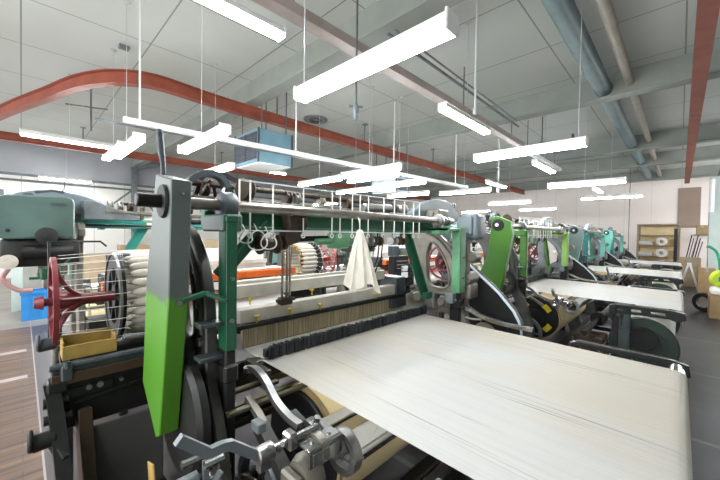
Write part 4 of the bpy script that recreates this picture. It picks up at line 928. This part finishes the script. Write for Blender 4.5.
LT = [
 (1.47, 1.45, LZ, 'y', 'largest fluorescent light, hanging above the nearest loom'),
 (4.28, 1.38, LZ, 'y', 'fluorescent light hanging across the row above the green-covered loom'),
 (7.60, 1.35, LZ, 'y', 'fluorescent light hanging across the row above the third loom'),
 (10.5, 1.30, LZ, 'y', 'farthest fluorescent light of the front row, above the turquoise loom'),
 (1.44, 3.95, LZ, 'y', 'fluorescent light above the lever of the nearest loom'),
 (4.02, 3.72, LZ, 'y', 'longest fluorescent light below the red rail, behind the cotton bundle'),
 (7.32, 3.70, LZ, 'y', 'fluorescent light below the pale air conditioner'),
 (10.6, 3.85, LZ, 'y', 'fluorescent light behind the top of the green belt cover'),
 (1.02, 2.62, 3.35, 'x', 'fluorescent light at the upper edge, left of the pinkish trunking'),
 (4.15, 2.08, 3.10, 'x', 'fluorescent light set along the pinkish trunking, right of the rod'),
 (7.55, 2.05, 3.0, 'x', 'small fluorescent light under the conduits, set along the hall'),
 (.92, 4.98, LZ, 'y', 'short fluorescent light right under the start of the white lighting bar'),
 (1.02, 6.44, 2.8, 'y', 'small fluorescent light left of the one under the lighting bar'),
 (.62, 8.05, 3.2, 'x', 'long fluorescent light at the far left, in front of the straight red rail'),
 (1.0, 14.0, 3.15, 'x', 'fluorescent light low on the left wall, above the pale green housing'),
 (2.30, 5.70, LZ, 'y', 'small fluorescent light left of the air conditioner, under the red rail'),
 (4.45, 7.85, 3.2, 'x', 'fluorescent light under the blue air conditioner'),
 (4.15, 5.2, LZ, 'y', 'small fluorescent light right of the blue air conditioner, over the alley loom'),
 (4.72, 4.30, LZ + .05, 'y', 'fluorescent light in the cluster beyond the cotton bundle, lower neighbour of the longest one'),
 (5.45, 4.20, LZ, 'y', 'fluorescent light in the cluster, near the left end of the pale air conditioner'),
 (5.60, 5.62, LZ, 'y', 'small fluorescent light at the left of the far cluster'),
 (6.98, 5.10, LZ, 'y', 'fluorescent light left of and below the pale air conditioner'),
 (9.6, 3.85, 3.05, 'x', 'small fluorescent light just above the end of the bent red rail'),
 (13.6, 3.9, LZ, 'y', 'added fluorescent light before the far wall, behind the grey-teal loom'),  # this run of far lamps is added to brighten the back wall
 (13.6, 6.3, LZ, 'y', 'second added fluorescent light before the far wall, left of the first'),
 (10.4, 6.3, LZ, 'y', 'added fluorescent light far down the hall, behind the pale air conditioner'),
 (13.6, 9.0, LZ, 'y', 'added fluorescent light in the far left corner of the hall'),
 (7.4, 8.9, LZ, 'y', 'added fluorescent light far back by the left wall, beyond the cluster'),
 (12.6, 1.9, 3.05, 'x', 'tiny fluorescent light in front of the far wall, between the pipes and the trunking'),
]
for (x, y, z, ax, lab) in LT: light(x, y, z, ax, lab, 1.26, .58 if x == 1.47 else -.55 if x == 4.28 else -.4 if x == 1.02 and z > 3 else 0.)
# the same fittings go on over the part of the hall behind the camera
for (x, y) in ((-1.4, 1.4), (-1.4, 3.9), (7.6, -1.7), (10.6, -1.7)):
    light(x, y, LZ, 'y', 'fluorescent light of the rows that go on outside the photo')

# ------------------------------------------------------------------ other ceiling equipment
def ac_unit(x0, x1, y0, y1, z0, z1, ms, label, louver_face):
    b = Vector(((x0 + x1) / 2, (y0 + y1) / 2, z0)); t = empty('air_conditioner', b)
    MB().box(x0, x1, y0, y1, z0, z1, .012).build('casing', ms[0], t, b)
    g = MB()
    if louver_face == 'x':
        g.box(x0 - .02, x0, y0 + .06, y1 - .06, z0 + .06, z1 - .06, .004)
        for i in range(9):
            z = z0 + .09 + (z1 - z0 - .18) * i / 8; g.box(x0 - .035, x0 - .018, y0 + .08, y1 - .08, z - .008, z + .008, .002)
        g.box(x0 - .036, x0 - .018, (y0 + y1) / 2 - .02, (y0 + y1) / 2 + .02, z0 + .06, z1 - .06, .002)
    else:
        g.box(x0 + .05, x1 - .05, y0 - .02, y0, z0 + .05, z1 - .05, .004)
        for i in range(9):
            z = z0 + .09 + (z1 - z0 - .18) * i / 8; g.box(x0 + .08, x1 - .08, y0 - .035, y0 - .018, z - .008, z + .008, .002)
    g.build('louver', ms[1], t, b)
    f = MB()
    for (xa, ya) in ((x0, y0), (x1, y0), (x0, y1), (x1, y1)):
        f.box(xa - .016, xa + .016, ya - .016, ya + .016, z0 - .012, z1 + .005, .003)
    f.build('corner_post', ms[1], t, b)
    MB().box(x0 + .02, x1 - .02, y0 + .02, y1 - .02, z0 - .02, z0, .003).build('bottom_pan', 'white_paint', t, b)
    for (xa, ya) in ((x0 + .1, y0 + .06), (x1 - .1, y0 + .06), (x0 + .1, y1 - .1), (x1 - .1, y1 - .1)):
        MB().cyl((xa, ya, z1), (xa, ya, ZC), .012, seg=8).build('rod', 'rod_grey', t, b)
    return tag(t, label, 'air conditioner', 'hanging air conditioners')
ac_unit(3.10, 3.84, 5.70, 6.65, 2.93, 3.56, ('ac_blue', 'ac_dark'), 'blue hanging air conditioner with a dark louvred side, in front of the straight red rail', 'x')
ac_unit(7.35, 8.0, 5.75, 6.7, 2.80, 3.22, ('ac_pale', 'ac_dark'), 'pale hanging air conditioner with a dark grille, behind the bent red rail', 'y')

t = empty('pendant_sensor', (2.50, 2.52, 2.98)); o = Vector((2.50, 2.52, 2.98))
MB().lathe([(0, .008), (.03, .028), (.10, .036), (.15, .034), (.19, .016), (.22, .010)], (2.5, 2.52, 2.80), (0, 0, 1), 18).build('body', 'iron_grey', t, o)
MB().cyl((2.44, 2.56, 2.955), (2.56, 2.48, 2.955), .012, seg=10).build('side_arm', 'iron_grey', t, o)
MB().cyl((2.5, 2.52, 3.0), (2.5, 2.52, ZC), .011, seg=8).build('rod', 'rod_grey', t, o)
tag(t, 'grey pendant nozzle hanging on a rod under the big light', 'nozzle')
t = empty('pendant_sensor', (9.1, 3.6, 3.0)); o = Vector((9.1, 3.6, 3.0))
MB().lathe([(0, .01), (.03, .04), (.16, .04), (.22, .012)], (9.1, 3.6, 2.75), (0, 0, 1), 18).build('body', 'white_paint', t, o)
MB().cyl((9.1, 3.6, 2.97), (9.1, 3.6, ZC), .016, seg=8).build('rod', 'white_paint', t, o)
tag(t, 'white pendant nozzle near the end of the bent red rail', 'nozzle')
t = empty('ceiling_vent', (5.1, 6.55, ZC)); o = Vector((5.1, 6.55, ZC))
MB().lathe([(0, .30), (-.03, .29), (-.04, .22)], (5.1, 6.55, ZC), (0, 0, 1), 30, False).build('outer_ring', 'iron_grey', t, o)
MB().lathe([(-.03, .18), (-.05, .16), (-.05, .10), (-.02, .10)], (5.1, 6.55, ZC), (0, 0, 1), 26, False).build('inner_ring', 'ac_dark', t, o)
tag(t, 'round grey air vent in the ceiling, right of the blue air conditioner', 'vent')
single('ceiling_rod', MB().cyl((3.35, 1.59, 2.9), (3.35, 1.59, ZC), .012, seg=8).cyl((3.35, 1.59, 2.88), (3.35, 1.59, 2.94), .02, seg=8), 'rod_pale', (3.35, 1.59, 2.88), 'pale rod hanging from the ceiling right of the big light', 'rod')
single('smoke_detector', MB().box(1.04, 1.18, 6.12, 6.24, ZC - .045, ZC, .01), 'iron_grey', (1.11, 6.18, ZC), 'small grey detector on the ceiling, above the bend of the red rail', 'detector')
t = empty('rod_hanger', (.97, 8.4, ZC)); o = Vector((.97, 8.4, ZC))
MB().cyl((.97, 8.4, 3.55), (.97, 8.4, ZC), .016, seg=8).lathe([(0, .06), (-.05, .03)], (.97, 8.4, ZC), (0, 0, 1), 12).build('rod', 'rod_grey', t, o)
MB().beam((.60, 8.5, 4.0), (1.22, 8.25, 4.0), .03, .025).build('cross_bar', 'rod_grey', t, o)
tag(t, 'thin grey hanger with a cross bar under the bend of the red rail', 'hanger')
single('drop_cable', MB().cyl((14.85, 1.30, 0.0), (14.85, 1.30, ZC), .014, seg=6), 'rod_grey', (14.85, 1.30, 0), 'dark cable dropping from the ceiling beside the farthest loom', 'cable')
single('ceiling_cable', MB().cyl((-.05, 3.0, ZC), (-.05, 3.02, 2.2), .006, seg=6), 'cable', (-.05, 3.0, 2.2), 'thin dark cable hanging at the far left', 'cable') if False else None
single('drain_pipe', MB().cyl((6.5, -.82, 4.05), (16.0, -.82, 3.55), .035, seg=10), 'iron_grey', (11, -.8, 3.55), 'thin grey pipe sloping down at the upper right edge', 'pipe')
for i, (y, z) in enumerate(((15.15, 3.15), (15.15, 2.2))):
    single('wall_conduit', MB().cyl((-3, y, z), (18.5, y, z), .035, seg=8), 'iron_grey', (8, y, z), ('upper thin grey pipe along the left wall', 'lower thin grey pipe along the left wall')[i], 'pipe')

# ------------------------------------------------------------------ daylight from the open side, camera
w = bpy.data.worlds.new('daylight'); SC.world = w; w.use_nodes = True
w.node_tree.nodes['Background'].inputs[0].default_value = (.96, .98, 1, 1)
w.node_tree.nodes['Background'].inputs[1].default_value = 1.5

cam = bpy.data.cameras.new('camera'); co = bpy.data.objects.new('camera', cam); COL.objects.link(co)
cam.sensor_width = 36; cam.sensor_fit = 'HORIZONTAL'; cam.lens = 36 * 329.3 / 720; cam.clip_start = .02; cam.clip_end = 100
yaw, pit, rol = math.radians(44.19), math.radians(-1.14), math.radians(.81)
f = Vector((math.cos(yaw) * math.cos(pit), math.sin(yaw) * math.cos(pit), math.sin(pit)))
r0 = Vector((math.sin(yaw), -math.cos(yaw), 0)); u0 = r0.cross(f)
r = r0 * math.cos(rol) + u0 * math.sin(rol); u = r.cross(f)
mw = Matrix((r, u, -f)).transposed().to_4x4(); mw.translation = Vector((0, 0, 1.6))
co.matrix_world = mw
SC.camera = co
SC.view_settings.view_transform = 'Standard'; SC.view_settings.look = 'None'
SC.view_settings.exposure = 1.45; SC.view_settings.gamma = 1; SC.view_settings.use_curve_mapping = False
SC.cycles.use_denoising = True
SC.cycles.max_bounces = 8
SC.cycles.sample_clamp_indirect = 6
